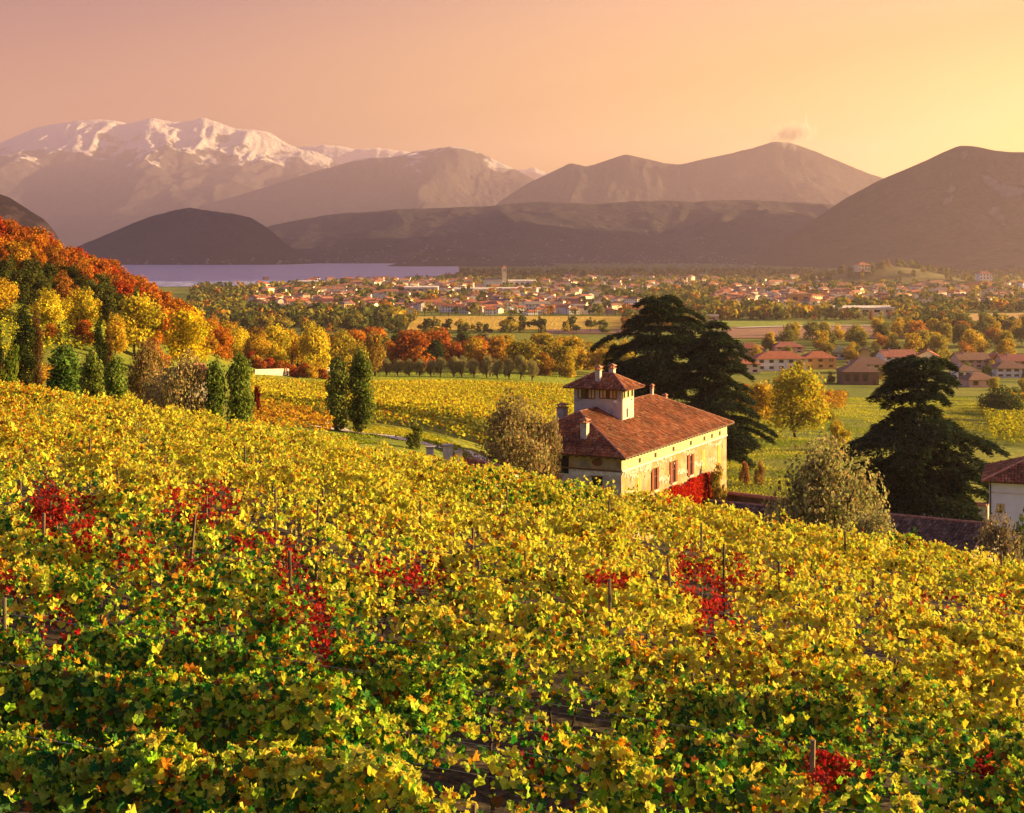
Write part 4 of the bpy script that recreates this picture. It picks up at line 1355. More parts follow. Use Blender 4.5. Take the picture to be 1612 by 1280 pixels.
    for i in range(k):
        MB().box(a.x + i * w + 0.06, a.x + (i + 1) * w - 0.06, ty0 - 0.045, ty0 - 0.032, z0 + 0.05, z1 - 0.04).build('pane', M['pane_light' if i % 2 else 'glass'], f)
    p = v_local(*crop7(642, 452), ('y', ty0))
    MB().box(p.x - 0.18, p.x + 0.18, ty0 - 0.02, ty0 - 0.003, p.z - 0.5, p.z + 0.5).build('slit_window', M['dark'], t)
    p = v_local(*crop7(674, 347), ('y', ty0))
    MB().box(p.x - 0.12, p.x + 0.12, ty0 - 0.02, ty0 - 0.003, p.z - 0.1, p.z + 0.1).build('vent', M['dark'], tower)
    mb = MB().tube((tx0 + 0.10, ty0 - 0.06, 12.6), (tx0 + 0.10, ty0 - 0.06, tz - 0.35), 0.045, 0.045, 6).tube((tx0 + 0.10, ty0 - 0.06, tz - 0.35), (tx0 + 1.6, ty0 - 0.5, tz - 0.1), 0.045, 0.045, 6)
    mb.build('downpipe', M['pipe'], t)
    p = v_local(*crop7(548, 364), ('x', tx0))
    MB().box(tx0 - 0.06, tx0 - 0.003, p.y - 0.2, p.y + 0.2, p.z - 0.14, p.z + 0.14).build('wall_box', M['white'], t)
    to = 0.95
    X0, X1, Y0, Y1 = tx0 - to, tx1 + to, ty0 - to, ty1 + to
    xm, rz = (X0 + X1) / 2, tz + 1.55
    hx = (X1 - X0) / 2
    ya, yb = Y0 + hx * 0.98, Y1 - hx * 0.98
    tr = empty('tower_roof', (0, 0, 0)); tr.parent = t
    WY, WX = Y1 - Y0, X1 - X0
    s1 = math.hypot(hx, rz - tz); s2 = math.hypot(ya - Y0, rz - tz)
    tile_roof((X0, Y1, tz), (0, -1, 0), (hx, 0, rz - tz), [(0, 0), (WY, 0), (Y1 - ya, s1), (Y1 - yb, s1)], 'tile_slope', tr, seed=21)
    tile_roof((X1, Y0, tz), (0, 1, 0), (-hx, 0, rz - tz), [(0, 0), (WY, 0), (yb - Y0, s1), (ya - Y0, s1)], 'tile_slope', tr, seed=22)
    tile_roof((X0, Y0, tz), (1, 0, 0), (0, ya - Y0, rz - tz), [(0, 0), (WX, 0), (WX / 2, s2)], 'tile_slope', tr, seed=23)
    tile_roof((X1, Y1, tz), (-1, 0, 0), (0, yb - Y1, rz - tz), [(0, 0), (WX, 0), (WX / 2, s2)], 'tile_slope', tr, seed=24)
    A_, B_ = (xm, ya, rz + up), (xm, yb, rz + up)
    ridge_caps([(A_, B_), ((X0, Y0, tz + up), A_), ((X1, Y0, tz + up), A_), ((X0, Y1, tz + up), B_), ((X1, Y1, tz + up), B_)], 'ridge_tile', tr, 0.11)
    MB().box(X0 + 0.02, X1 - 0.02, Y0 + 0.02, Y1 - 0.02, tz - 0.08, tz - 0.03).build('eave_board', M['brownwood'], tr)
    # chimneys
    pl_t = ((X0, Y0, tz), (-(rz - tz), 0, hx))
    p = v_local(937 + 5, 600, pl_t); chimney(tr, p.x, p.y, p.z - 0.2, p.z + 1.25, 0.55, 0.6)
    chimney(tr, xm + 0.5, ya + 0.4, rz - 0.3, rz + 0.55, 0.6, 0.6)
    hipn = (-(rise), 0, rx0 - x0)
    p = v_local(920.5, 689, ((x0, y0, ZE), hipn)); chimney(roof, p.x, p.y, p.z - 0.2, p.z + 1.55, 0.72, 0.72)
    chimney(roof, 27.0, ym, RZ - 0.2, RZ + 0.85, 0.32, 0.32)
    chimney(roof, 30.2, 7.0, 12.3, 13.4, 0.35, 0.35)
    p = v_local(885, 650, ('y', 12.4)); chimney(roof, p.x, p.y, 11.0, p.z + 0.6, 1.2, 0.9)
    return t
villa = build_villa()

# red creeper climbing the sunny facade
def build_creeper():
    rng = np.random.default_rng(8)
    outline = [(866, 1100), (900, 1078), (960, 1052), (1020, 1040), (1090, 1010), (1150, 968), (1220, 938), (1265, 922), (1310, 938), (1330, 1000), (1345, 1080), (1352, 1160), (1180, 1170), (866, 1170)]
    poly = [tuple(v_local(*crop7(a, b), ('y', 0)).xz) for a, b in outline]
    xs, zs = [p[0] for p in poly], [p[1] for p in poly]
    n = 11000
    x, z = rng.uniform(min(xs), max(xs), n), rng.uniform(min(zs), max(zs), n)
    xx, zz = x + (fbm(x * 1.5, z * 1.5, 2, 1) - 0.5) * 1.6, z + (fbm(x * 1.5, z * 1.5, 2, 2) - 0.5) * 1.2
    ok = in_poly(xx, zz, poly)
    x, z = x[ok], z[ok]
    n = len(x)
    bulge = 0.12 + 0.35 * fbm(x * 0.9, z * 0.9, 3, 5)
    P = np.stack([x, -0.1 - bulge * rng.random(n) ** 0.5, z], 1)
    R = frames(np.stack([rng.normal(0, 0.5, n), -np.ones(n), rng.normal(0.3, 0.5, n)], 1), rng)
    V, F, k = scatter(P, R, rng.uniform(0.16, 0.32, n), 'card')
    c = np.array([0.40, 0.016, 0.010]) * rng.uniform(0.4, 1.3, (n, 1))
    c = np.where(rng.random((n, 1)) < 0.14, np.array([[0.55, 0.09, 0.015]]), c)
    t = empty('creeper', VA, VROT)
    tag(t, 'scarlet creeper climbing the sunlit wall of the villa', 'creeper')
    tag(obj('foliage', np_mesh('foliage', V, [F], np.repeat(c, k, 0)), M['creeper'], t), kind='stuff')
    mb = MB()
    for i in range(9):
        x = xs[0] + (max(xs) - xs[0]) * (0.15 + 0.09 * i)
        z = 0.0
        for q in range(6):
            x2, z2 = x + rng.normal(0, 0.3), z + 0.7
            if not in_poly(np.array([x2]), np.array([z2]), poly)[0] and q > 1: break
            mb.tube((x, -0.08, z), (x2, -0.08, z2), 0.05 - 0.005 * q, 0.045 - 0.005 * q, 5); x, z = x2, z2
    mb.build('stem', M['bark'], t)
build_creeper()

# ------------------------------------------------------------------ walls and outbuildings by the villa
def wall_run(name, p0, p1, h, thick, label, mat, coping=True, stones=0, cat='wall', seed=1):
    """a garden wall between two ground points, with a tiled coping"""
    p0, p1 = Vector(p0), Vector(p1)
    d = (p1 - p0); L = math.hypot(d.x, d.y)
    t = empty(name, p0, math.atan2(d.y, d.x))
    tag(t, label, cat)
    s = (p1.z - p0.z)
    def z(x): return s * x / L
    mb = MB()
    n = max(2, int(L / 3))
    for i in range(n):
        a, b = L * i / n, L * (i + 1) / n
        mb.add([(a, -thick / 2, z(a) - 1), (b, -thick / 2, z(b) - 1), (b, thick / 2, z(b) - 1), (a, thick / 2, z(a) - 1), (a, -thick / 2, z(a) + h), (b, -thick / 2, z(b) + h), (b, thick / 2, z(b) + h), (a, thick / 2, z(a) + h)],
               [(0, 1, 5, 4), (2, 3, 7, 6), (4, 5, 6, 7)] + ([(3, 0, 4, 7)] if i == 0 else []) + ([(1, 2, 6, 5)] if i == n - 1 else []))
    w = mb.build('masonry', mat, t)
    rng = np.random.default_rng(seed)
    if coping:
        mb = MB()
        for x in np.arange(0.12, L, 0.24):
            for sg in (-1, 1):
                mb.tube((x, 0.02 * sg, z(x) + h + 0.16), (x, sg * (thick / 2 + 0.16), z(x) + h + 0.02), 0.11, 0.13, 5)
        mb.tube((0, 0, z(0) + h + 0.2), (L, 0, z(L) + h + 0.2), 0.12, 0.12, 6)
        mb.build('coping_tiles', M['ridge'], t)['kind'] = 'stuff'
    if stones:
        mb = MB()
        for k in range(stones):
            x, zz = rng.uniform(0.2, L - 0.2), rng.uniform(0, h - 0.1)
            a, b = rng.uniform(0.08, 0.22), rng.uniform(0.05, 0.12)
            mb.box(x - a, x + a, -thick / 2 - rng.uniform(0.01, 0.05), -thick / 2 + 0.01, z(x) + zz - b, z(x) + zz + b)
        mb.build('stones', M['stone_pale'], t)['kind'] = 'stuff'
    return t
M['ivy_wall'] = mat_noise('dark_mossy_wall', (0.030, 0.030, 0.020), (0.075, 0.065, 0.05), 1.2, bump=0.06)
a = ray(1138, 768, 172); a.z = gz(a.x, a.y); b = ray(1240, 776, 158); b.z = gz(b.x, b.y)
wall_run('garden_wall', (a.x, a.y, -32.0), (b.x, b.y, -30.5), 2.6, 0.45, 'dark mossy garden wall with red tile coping beside the villa', M['ivy_wall'])
a, b = ray(1375, 788, 158), ray(1556, 796, 150)
wall_run('stone_wall', (a.x, a.y, a.z - 1.9), (b.x, b.y, b.z - 1.9), 1.9, 0.45, 'low rubble stone wall with tile coping behind the cedar trunk', M['stone'], True, 260)

def long_roof(name, ridge_px, Y0, Y1, label, width=5.0, drop=1.6, seed=1, dark=0.75, wallmat='stone', h=2.6):
    """low outbuilding: ridge between two pixels at given distances, slope towards the camera"""
    p0, p1 = ray(ridge_px[0], ridge_px[1], Y0), ray(ridge_px[2], ridge_px[3], Y1)
    d = p1 - p0
    L = math.hypot(d.x, d.y)
    t = empty(name, (p0.x, p0.y, p0.z), math.atan2(d.y, d.x))
    tag(t, label, 'outbuilding')
    s = d.z
    e = Vector((L, 0, s)).normalized()
    LL = math.hypot(L, s)
    roof = empty('roof'); roof.parent = t
    sl = math.hypot(width, drop)
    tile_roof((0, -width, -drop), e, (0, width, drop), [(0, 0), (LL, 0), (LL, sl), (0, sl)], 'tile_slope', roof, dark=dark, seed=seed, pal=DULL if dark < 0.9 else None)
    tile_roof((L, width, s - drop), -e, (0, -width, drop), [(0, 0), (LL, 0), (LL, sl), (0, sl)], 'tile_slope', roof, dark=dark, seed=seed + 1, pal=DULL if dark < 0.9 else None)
    ridge_caps([((0, 0, 0.06), (L, 0, s + 0.06))], 'ridge_tile', roof)
    mb = MB()
    w = width - 0.4
    zz = min(0, s) - drop - h
    mb.add([(0.2, -w, zz), (L - 0.2, -w, zz), (L - 0.2, w, zz), (0.2, w, zz), (0.2, -w, -drop), (L - 0.2, -w, s - drop), (L - 0.2, w, s - drop), (0.2, w, -drop), (0.2, 0, -0.12), (L - 0.2, 0, s - 0.12)],
           [(0, 1, 5, 4), (2, 3, 7, 6), (3, 0, 4, 8, 7), (1, 2, 6, 9, 5)])
    mb.build('wall', M[wallmat], t)
    return t
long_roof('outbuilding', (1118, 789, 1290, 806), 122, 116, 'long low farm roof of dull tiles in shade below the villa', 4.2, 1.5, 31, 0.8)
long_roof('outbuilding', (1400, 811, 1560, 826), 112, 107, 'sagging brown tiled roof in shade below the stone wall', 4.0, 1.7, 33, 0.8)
long_roof('outbuilding', (735, 722, 800, 738), 118, 116, 'small red tiled shed roof beside the olive tree and the road', 2.6, 0.9, 35, 1.0)

def build_white_house():
    # pale building cut by the picture edge
    c = ray(1557, 757, 124)
    t = empty('white_house', (c.x, c.y, gz(c.x, c.y) - 0.3), -0.36)
    tag(t, 'pale blue-white rendered house cut by the picture edge', 'house')
    top = c.z - t.location[2]
    M['render_white'] = mat_noise('white_render', (0.55, 0.60, 0.70), (0.62, 0.68, 0.80), 0.7, bump=0.01)
    w = MB().box(0, 12, 0, 9, -2, top).build('wall', M['render_white'], t)
    roof = empty('roof'); roof.parent = t
    o = 0.6
    half, rise = 4.5 + o, 2.0
    rx = 4.8
    sl = math.hypot(half, rise); L = 12 + 2 * o
    tile_roof((-o, -o, top), (1, 0, 0), (0, half, rise), [(0, 0), (L, 0), (L, sl), (rx, sl)], 'tile_slope', roof, seed=41)
    tile_roof((12 + o, 9 + o, top), (-1, 0, 0), (0, -half, rise), [(0, 0), (L, 0), (L - rx, sl), (0, sl)], 'tile_slope', roof, seed=42)
    hl = math.hypot(rx, rise)
    tile_roof((-o, 9 + o, top), (0, -1, 0), (rx, 0, rise), [(0, 0), (9 + 2 * o, 0), ((9 + 2 * o) / 2, hl)], 'tile_slope', roof, seed=43)
    ridge_caps([((-o, -o, top + .06), (rx - o, 4.5, top + rise + .06)), ((rx - o, 4.5, top + rise + .06), (12 + o, 4.5, top + rise + .06))], 'ridge_tile', roof)
    MB().box(-0.5, 12.5, -0.5, 9.5, top - 0.09, top - 0.02).build('eave_board', M['brownwood'], roof)
    MB().box(-0.06, 12.05, -0.06, -0.003, top - 1.05, top - 0.95).build('ledge', M['stone_pale'], w)
    p = ray(1574, 798, 124) - c
    win = MB().box(p.x - 0.34, p.x + 0.34, -0.03, -0.003, top + p.z - 0.36, top + p.z + 0.36).build('window', M['glass'], t)
    mb = MB().box(p.x - 0.42, p.x + 0.42, -0.06, -0.031, top + p.z - 0.44, top + p.z - 0.36).box(p.x - 0.03, p.x + 0.03, -0.05, -0.031, top + p.z - 0.36, top + p.z + 0.36)
    mb.build('frame', M['pipe'], win)
    MB().tube((0.12, -0.09, -1.5), (0.12, -0.09, top - 0.1), 0.06, 0.06, 6).build('downpipe', M['pipe'], t)
build_white_house()

# ruined gate pillars, drystone heap and fence by the gravel road
def pillar(px, py, Y, h, w, label):
    p = on_ground(px, Y)
    top = (CY - py) / FPX * Y
    t = empty('gate_pillar', p, random.uniform(-0.2, 0.2))
    tag(t, label, 'pillar', 'pillars by the gravel road')
    hh = max(1.2, top - p.z)
    MB().box(-w / 2, w / 2, -w / 2, w / 2, -0.3, hh).build('shaft', M['stone_pale'], t)
    MB().box(-w / 2 - 0.08, w / 2 + 0.08, -w / 2 - 0.08, w / 2 + 0.08, hh, hh + 0.14).build('cap', M['stone'], t)
pillar(677, 705, 128, 1.6, 0.7, 'short stone pillar beside the heap at the road')
pillar(705, 702, 127, 1.8, 0.85, 'thicker pale stone pillar right of the heap')
pillar(722, 712, 124, 1.4, 0.6, 'small stone pillar nearest the olive tree')
a, b = hit(400, 589, 150), hit(518, 584, 150)
wall_run('boundary_wall', (a.x, a.y, a.z), (b.x, b.y, b.z), 1.2, 0.5, 'long pale stone wall edging the golden field under the yellow trees', M['stone'], False)
def shed_roof():
    long_roof('outbuilding', (282, 574, 322, 574), 170, 172, 'pink tiled shed roof half hidden behind the round olive shrubs', 3.0, 1.7, 37, 1.1)
shed_roof()

# tufts of meadow grass catching the low sun
def meadow_grass():
    rng = np.random.default_rng(55)
    Vs, Fs, Cs, base = [], [], [], 0
    for pix, n, ymin, c1, c2 in (([(1135, 790), (1345, 780), (1420, 690), (1612, 700), (1640, 622), (1140, 632)], 110000, 150, (0.17, 0.23, 0.02), (0.38, 0.38, 0.035)),
                             ([(-40, 575), (330, 585), (330, 505), (-40, 470)], 16000, 190, (0.22, 0.22, 0.03), (0.38, 0.32, 0.03)),
                             ([(520, 700), (760, 735), (700, 690), (560, 672)], 9000, 95, (0.18, 0.23, 0.02), (0.34, 0.32, 0.03)),
                             ([(470, 600), (905, 606), (905, 588), (470, 584)], 16000, 250, (0.20, 0.28, 0.02), (0.34, 0.38, 0.02))):
        poly = [tuple(hit(a, b, ymin).xy) for a, b in pix]
        xs, ys = [p[0] for p in poly], [p[1] for p in poly]
        x, y = rng.uniform(min(xs), max(xs), n * 2), rng.uniform(min(ys), max(ys), n * 2)
        k = in_poly(x, y, poly) & (fbm(x * 0.12, y * 0.12, 3, 4) > 0.25 + 0.25 * rng.random(n * 2))
        x, y = x[k][:n], y[k][:n]
        m = len(x)
        s = rng.uniform(0.12, 0.34, m)
        P = np.stack([x, y, ground(x, y) + 0.12 + s * 0.25], 1)
        R = frames(np.stack([rng.normal(0, 1, m), rng.normal(0, 1, m), rng.normal(0.25, 0.25, m)], 1), rng)
        V, F, kk = scatter(P, R, s, 'card')
        t = smooth01((fbm(x * 0.06, y * 0.06, 3, 8) - 0.35) / 0.3)[:, None]
        c = (np.array(c1) * (1 - t) + np.array(c2) * t) * rng.uniform(0.75, 1.2, (m, 1))
        Vs.append(V); Fs.append(F + base); base += len(V); Cs.append(np.repeat(c, kk, 0))
    o = obj('meadow_grass', np_mesh('meadow_grass', np.vstack(Vs), [np.vstack(Fs)], np.vstack(Cs)), M['vine_leaf'])
    tag(o, 'rough sunlit meadow grass around villa and terraces', 'grass', kind='stuff')
meadow_grass()
# ------------------------------------------------------------------ trees
def crown_mesh(name, blobs, n, size, seed, kind='card', shell=0.55, droop=0.0, var=0.35, squash=1.0):
    """leaf sprays spread through overlapping lumps; every lump has its own lightness"""
    rng = np.random.default_rng(seed)
    blobs = np.array(blobs, float)                      # x, y, z, r
    w = blobs[:, 3] ** 2
    idx = rng.choice(len(blobs), n, p=w / w.sum())
    d = rng.normal(size=(n, 3))
    d /= np.linalg.norm(d, axis=1, keepdims=True)
    rad = 1 - shell * rng.random(n) ** 1.6
    rad *= 0.82 + 0.36 * vnoise(d[:, 0] * 2.5 + idx * 7.3, d[:, 1] * 2.5 + d[:, 2] * 2.1 + 50, seed)
    P = blobs[idx, :3] + d * (blobs[idx, 3] * rad)[:, None] * np.array([1, 1, squash])
    P[:, 2] -= droop * rng.random(n) * blobs[idx, 3]
    R = frames(d + rng.normal(0, 0.6, (n, 3)) + [0, 0, 0.25], rng)
    V, F, k = scatter(P, R, rng.uniform(0.6, 1.4, n) * size, kind)
    tone = rng.uniform(0.75, 1.25, len(blobs))[idx] * rng.uniform(1 - var, 1 + var, n)
    hue = rng.normal(0, 0.10, (n, 1)) * np.array([[1.0, -0.6, 0]])
    c = np.clip(tone[:, None] * (1 + hue), 0.05, 3)
    return np_mesh(name, V, [F], np.repeat(c, k, 0))

def trunk_mesh(name, h, r, limbs, seed, lean=0.0):
    rng = np.random.default_rng(seed)
    mb = MB()
    p = Vector((0, 0, -0.3))
    n = 5
    pts = [p]
    for i in range(n):
        q = p + Vector((rng.normal(0, 0.05) * h + lean * h / n, rng.normal(0, 0.05) * h, (h + 0.3) / n))
        r2 = r * (1 - 0.45 * (i + 1) / n)
        mb.tube(p, q, r * (1 - 0.45 * i / n), r2, 7)
        p = q; pts.append(q)
    for (x, y, z, br) in limbs:
        e = Vector((x, y, z))
        s = pts[int(rng.integers(2, n + 1))]
        m = s.lerp(e, 0.5) + Vector((rng.normal(0, 0.08), rng.normal(0, 0.08), rng.normal(0.08, 0.06))) * h
        mb.tube(s, m, r * 0.45, r * 0.28, 5)
        mb.tube(m, e, r * 0.28, r * 0.08, 5)
    return mb.mesh(name, True)

def broad_blobs(rng, h, w, base=0.30, n=16, top=0.9):
    B = []
    for i in range(n):
        a = rng.uniform(0, 2 * math.pi)
        t = rng.random()
        z = h * (base + (1 - base) * t)
        rr = w / 2 * math.sqrt(max(0.05, 1 - ((t - 0.42) / 0.62) ** 2)) * math.sqrt(rng.random()) * 0.80
        B.append((math.cos(a) * rr, math.sin(a) * rr, z * top, w * rng.uniform(0.15, 0.26)))
    return B

def column_blobs(rng, h, w, base=0.06, n=26, taper=0.55):
    B = []
    for i in range(n):
        t = (i + 0.5) / n
        prof = min(1.0, 0.55 + t * 2.2) * (1 - max(0, (t - taper) / (1 - taper)) ** 1.6 * 0.75)
        a = rng.uniform(0, 2 * math.pi)
        r = w / 2 * prof
        B.append((math.cos(a) * r * 0.42, math.sin(a) * r * 0.42, h * (base + (0.94 - base) * t), r * rng.uniform(0.55, 0.8)))
    return B

PROTO = {}
def proto(key, name, blobs, h, trunk_h, trunk_r, n, size, seed, kind='card', limb=True, crown='crown', **kw):
    e = bpy.data.objects.new(name, None)           # linked only when placed
    cm = crown_mesh(crown, blobs, n, size, seed, kind, **kw)
    cm.materials.append(M['leaf'])
    tm = trunk_mesh('trunk', trunk_h, trunk_r, blobs[::2] if limb else [], seed + 1)
    tm.materials.append(M['bark'])
    PROTO[key] = (name, cm, tm, h, crown)

_r = random.Random(3)
class _R:
    def __init__(s, k): s.g = np.random.default_rng(k)
    def __getattr__(s, a): return getattr(s.g, a)
for i in range(5):
    rng = np.random.default_rng(100 + i)
    proto(f'broad{i}', 'tree', broad_blobs(rng, 9, 8.0, 0.22 + 0.04 * i, 20), 9.0, 4.0, 0.22, 3600, 0.42, 110 + i, shell=0.6)
for i in range(3):
    rng = np.random.default_rng(130 + i)
    proto(f'wood{i}', 'tree', broad_blobs(rng, 9, 7.2, 0.12, 18), 9.0, 4.0, 0.2, 1900, 0.56, 140 + i, shell=0.6)
for i in range(2):
    rng = np.random.default_rng(150 + i)
    proto(f'column{i}', 'poplar', column_blobs(rng, 9, 2.9, 0.05, 34, 0.76), 9.0, 5.0, 0.2, 6000, 0.28, 160 + i, limb=False, shell=0.7)
for i in range(2):
    rng = np.random.default_rng(170 + i)
    proto(f'cypress{i}', 'cypress', column_blobs(rng, 9, 2.0, 0.05, 30, 0.55), 9.0, 5.0, 0.18, 4200, 0.26, 180 + i, limb=False, shell=0.6, kind='needle')
for i in range(3):
    rng = np.random.default_rng(190 + i)
    B = [(b[0], b[1], b[2], b[3] * 0.82) for b in broad_blobs(rng, 6, 7.0, 0.30, 30, 0.92)]
    proto(f'olive{i}', 'olive_tree', B, 6.0, 1.6, 0.34, 6800, 0.20, 200 + i, kind='card', shell=0.95, var=0.55)
for i in range(3):
    rng = np.random.default_rng(220 + i)
    proto(f'shrub{i}', 'shrub', broad_blobs(rng, 3, 3.0, 0.12, 14), 3.0, 0.8, 0.07, 1600, 0.24, 230 + i, shell=0.6)
for i in range(4):
    rng = np.random.default_rng(250 + i)
    proto(f'far{i}', 'tree', broad_blobs(rng, 9, 8, 0.10, 9), 9.0, 3.0, 0.25, 330, 1.15, 260 + i, limb=False, shell=0.5)
rng = np.random.default_rng(290)
proto('farcyp', 'cypress', column_blobs(rng, 9, 2.2, 0.05, 12, 0.5), 9.0, 4.0, 0.2, 260, 0.7, 291, limb=False)

def plant(key, loc, h, w=None, colour=(0.2, 0.2, 0.03), label=None, cat='tree', group=None, name=None, rz=None):
    nm, cm, tm, ph, cn = PROTO[key]
    nat = {'broad': 8.0, 'wood': 7.2, 'column': 2.9, 'cypress': 2.0, 'olive': 7.0, 'shrub': 3.0, 'far': 8.0, 'farcyp': 2.2}
    nw = next(v for k, v in nat.items() if key.startswith(k))
    t = empty(name or nm, loc, rz if rz is not None else random.uniform(0, 6.28))
    s = h / ph
    sw = (w / nw) if w else s
    t.scale = (sw, sw, s)
    c = link(bpy.data.objects.new(cn, cm), t)
    c.color = tuple(colour) + (1,)
    link(bpy.data.objects.new('trunk', tm), t)
    tag(t, label, cat, group)
    return t

def plant_px(key, px, top, Y, wpx, colour, label, cat='tree', group=None, name=None, hmin=1.0):
    p = on_ground(px, Y)
    h = max(hmin, (CY - top) / FPX * Y - p.z)
    return plant(key, p, h, wpx / FPX * Y * 1.05, colour, label, cat, group, name)

YEL, GOLD, LIME = (0.50, 0.41, 0.03), (0.46, 0.31, 0.025), (0.30, 0.34, 0.03)
RUST, ORANGE, REDDY = (0.30, 0.095, 0.015), (0.42, 0.16, 0.015), (0.36, 0.06, 0.015)
DKGRN, GREEN, OLIVE, OLIVEW = (0.030, 0.050, 0.014), (0.085, 0.12, 0.02), (0.22, 0.20, 0.09), (0.32, 0.26, 0.11)
CYP = (0.028, 0.040, 0.014)

# --- behind the brow, left
plant_px('cypress0', 37, 462, 140, 36, CYP, 'tall dark broad cypress standing by the picture edge', 'cypress')
plant_px('cypress1', 57, 468, 141, 20, (0.13, 0.075, 0.03), 'added brown column painting the sunlit right edge of the tall dark cypress', 'cypress')  # sunlit edge of the dark cypress put in as its own brown column
plant_px('cypress1', 158, 486, 143, 26, CYP, 'dark pointed cypress behind the green bushes', 'cypress')
plant_px('cypress0', 170, 497, 144, 18, (0.11, 0.06, 0.02), 'brownish slim column added as the right side of the dark pointed cypress', 'cypress')  # brown right side of the pointed cypress, added as its own column
plant_px('cypress0', -2, 503, 138, 18, CYP, 'cypress cut by the picture edge', 'cypress')
plant_px('shrub0', 14, 548, 112, 42, (0.10, 0.14, 0.02), 'round green shrub at the foot of the cypresses', 'shrub')
plant_px('column0', 101, 536, 104, 50, (0.096, 0.168, 0.032), 'widest of the three bushy green columns left of the olives', 'poplar', name='bushy_poplar')
plant_px('column1', 146, 545, 101, 36, (0.176, 0.216, 0.040), 'middle one of the three bushy green columns', 'poplar', name='bushy_poplar')
plant_px('column0', 183, 553, 100, 34, (0.136, 0.192, 0.035), 'shortest of the three bushy green columns, next to the olives', 'poplar', name='bushy_poplar')
plant_px('olive1', 232, 545, 108, 70, (0.24, 0.17, 0.06), 'tall brownish olive tree behind the round olive shrub', 'olive tree')
plant_px('olive0', 288, 568, 96, 92, OLIVEW, 'round tan olive shrub before the shed', 'olive tree')
plant_px('olive2', 248, 585, 98, 70, OLIVEW, 'low tan olive shrub left of the round one', 'olive tree')
plant_px('column1', 338, 558, 96, 33, (0.128, 0.184, 0.035), 'shorter poplar of the pair right of the olive shrubs', 'poplar')
plant_px('column0', 378, 547, 97, 38, (0.144, 0.192, 0.035), 'taller poplar of the pair right of the olive shrubs', 'poplar')
plant_px('shrub1', 405, 604, 150, 16, (0.14, 0.02, 0.015), 'small dark red tree at the edge of the golden field', 'tree', name='red_tree')
plant_px('column0', 532, 554, 160, 34, (0.184, 0.224, 0.048), 'paler poplar of the pair beside the gravel road', 'poplar')
plant_px('column1', 568, 543, 161, 37, (0.120, 0.160, 0.032), 'darker taller poplar of the pair beside the gravel road', 'poplar')
plant_px('shrub2', 653, 667, 140, 26, (0.13, 0.15, 0.03), 'small conical green shrub beside the stone heap', 'shrub')
plant_px('shrub0', 500, 640, 165, 18, (0.14, 0.16, 0.03), 'small sapling by the farm track', 'sapling', name='sapling')
# --- olives round the villa
plant_px('olive0', 815, 638, 126, 135, (0.25, 0.20, 0.085), 'large brown olive tree covering the end of the villa', 'olive tree')
plant_px('olive2', 866, 655, 128, 56, (0.23, 0.18, 0.08), 'smaller olive tree against the shaded villa wall', 'olive tree')
plant_px('olive1', 1303, 706, 92, 185, (0.28, 0.26, 0.10), 'big grey-green olive tree with dark branching trunk below the meadow', 'olive tree')
plant_px('olive2', 1378, 800, 84, 88, (0.28, 0.26, 0.11), 'low rounded olive bush right of the big olive tree', 'olive tree')
plant_px('olive0', 1572, 822, 72, 86, (0.22, 0.18, 0.095), 'grey olive bush at the picture edge below the white house', 'olive tree')
plant_px('shrub1', 1437, 828, 80, 40, (0.025, 0.055, 0.018), 'dark green shrub beside the low olive bush', 'shrub')
plant_px('shrub0', 1612, 822, 74, 40, (0.06, 0.09, 0.03), 'green shrub cut by the picture edge under the white house', 'shrub')
plant_px('shrub2', 1131, 735, 168, 26, (0.26, 0.20, 0.03), 'yellowing shrub against the far corner of the villa', 'shrub')
# --- meadow right of the villa
plant_px('broad1', 1254, 580, 262, 92, (0.42, 0.36, 0.03), 'large airy yellow-green tree standing in the meadow', 'tree', name='yellow_tree')
plant_px('broad3', 1195, 606, 290, 60, GOLD, 'golden tree between the villa cedar and the airy yellow tree', 'tree', name='yellow_tree')
plant_px('shrub0', 1322, 662, 240, 36, (0.40, 0.32, 0.03), 'small yellow bush in the meadow left of the dark cedar', 'shrub')
plant_px('shrub1', 1172, 725, 190, 16, (0.30, 0.14, 0.05), 'rusty young tree on the lawn behind the villa', 'shrub')
plant_px('shrub2', 1195, 728, 188, 18, (0.28, 0.18, 0.05), 'drooping young tree on the lawn behind the villa', 'shrub')
plant_px('broad2', 1580, 610, 330, 60, (0.05, 0.08, 0.02), 'dark green tree before the village at the picture edge', 'tree')
# --- yellow trees under the wooded hill
for px, top, Y, w, c, lab in ((-5, 438, 235, 66, GOLD, 'yellow tree cut by the picture edge above the cypresses'), (82, 457, 238, 62, YEL, 'yellow tree right of the tall dark cypress'),
        (132, 456, 244, 56, YEL, 'yellow tree between the two dark cypresses'), (213, 470, 246, 88, (0.46, 0.38, 0.03), 'broad yellow tree right of the pointed cypress'),
        (288, 492, 250, 86, (0.56, 0.44, 0.02), 'brightest yellow tree above the shed roof'), (180, 495, 228, 40, GOLD, 'small golden tree behind the pointed cypress'),
        (240, 520, 222, 50, ORANGE, 'orange bushy tree below the broad yellow tree'), (75, 508, 226, 40, ORANGE, 'orange bush under the yellow tree by the tall cypress'),
        (130, 505, 230, 42, RUST, 'rusty bush under the yellow tree between the cypresses')):
    plant_px((f'wood{int(abs(px)) % 3}' if c in (ORANGE, RUST) else f'broad{int(abs(px)) % 5}'), px, top, Y + 30, w, c, lab, 'tree', 'yellow trees under the wooded hill', name='yellow_tree')
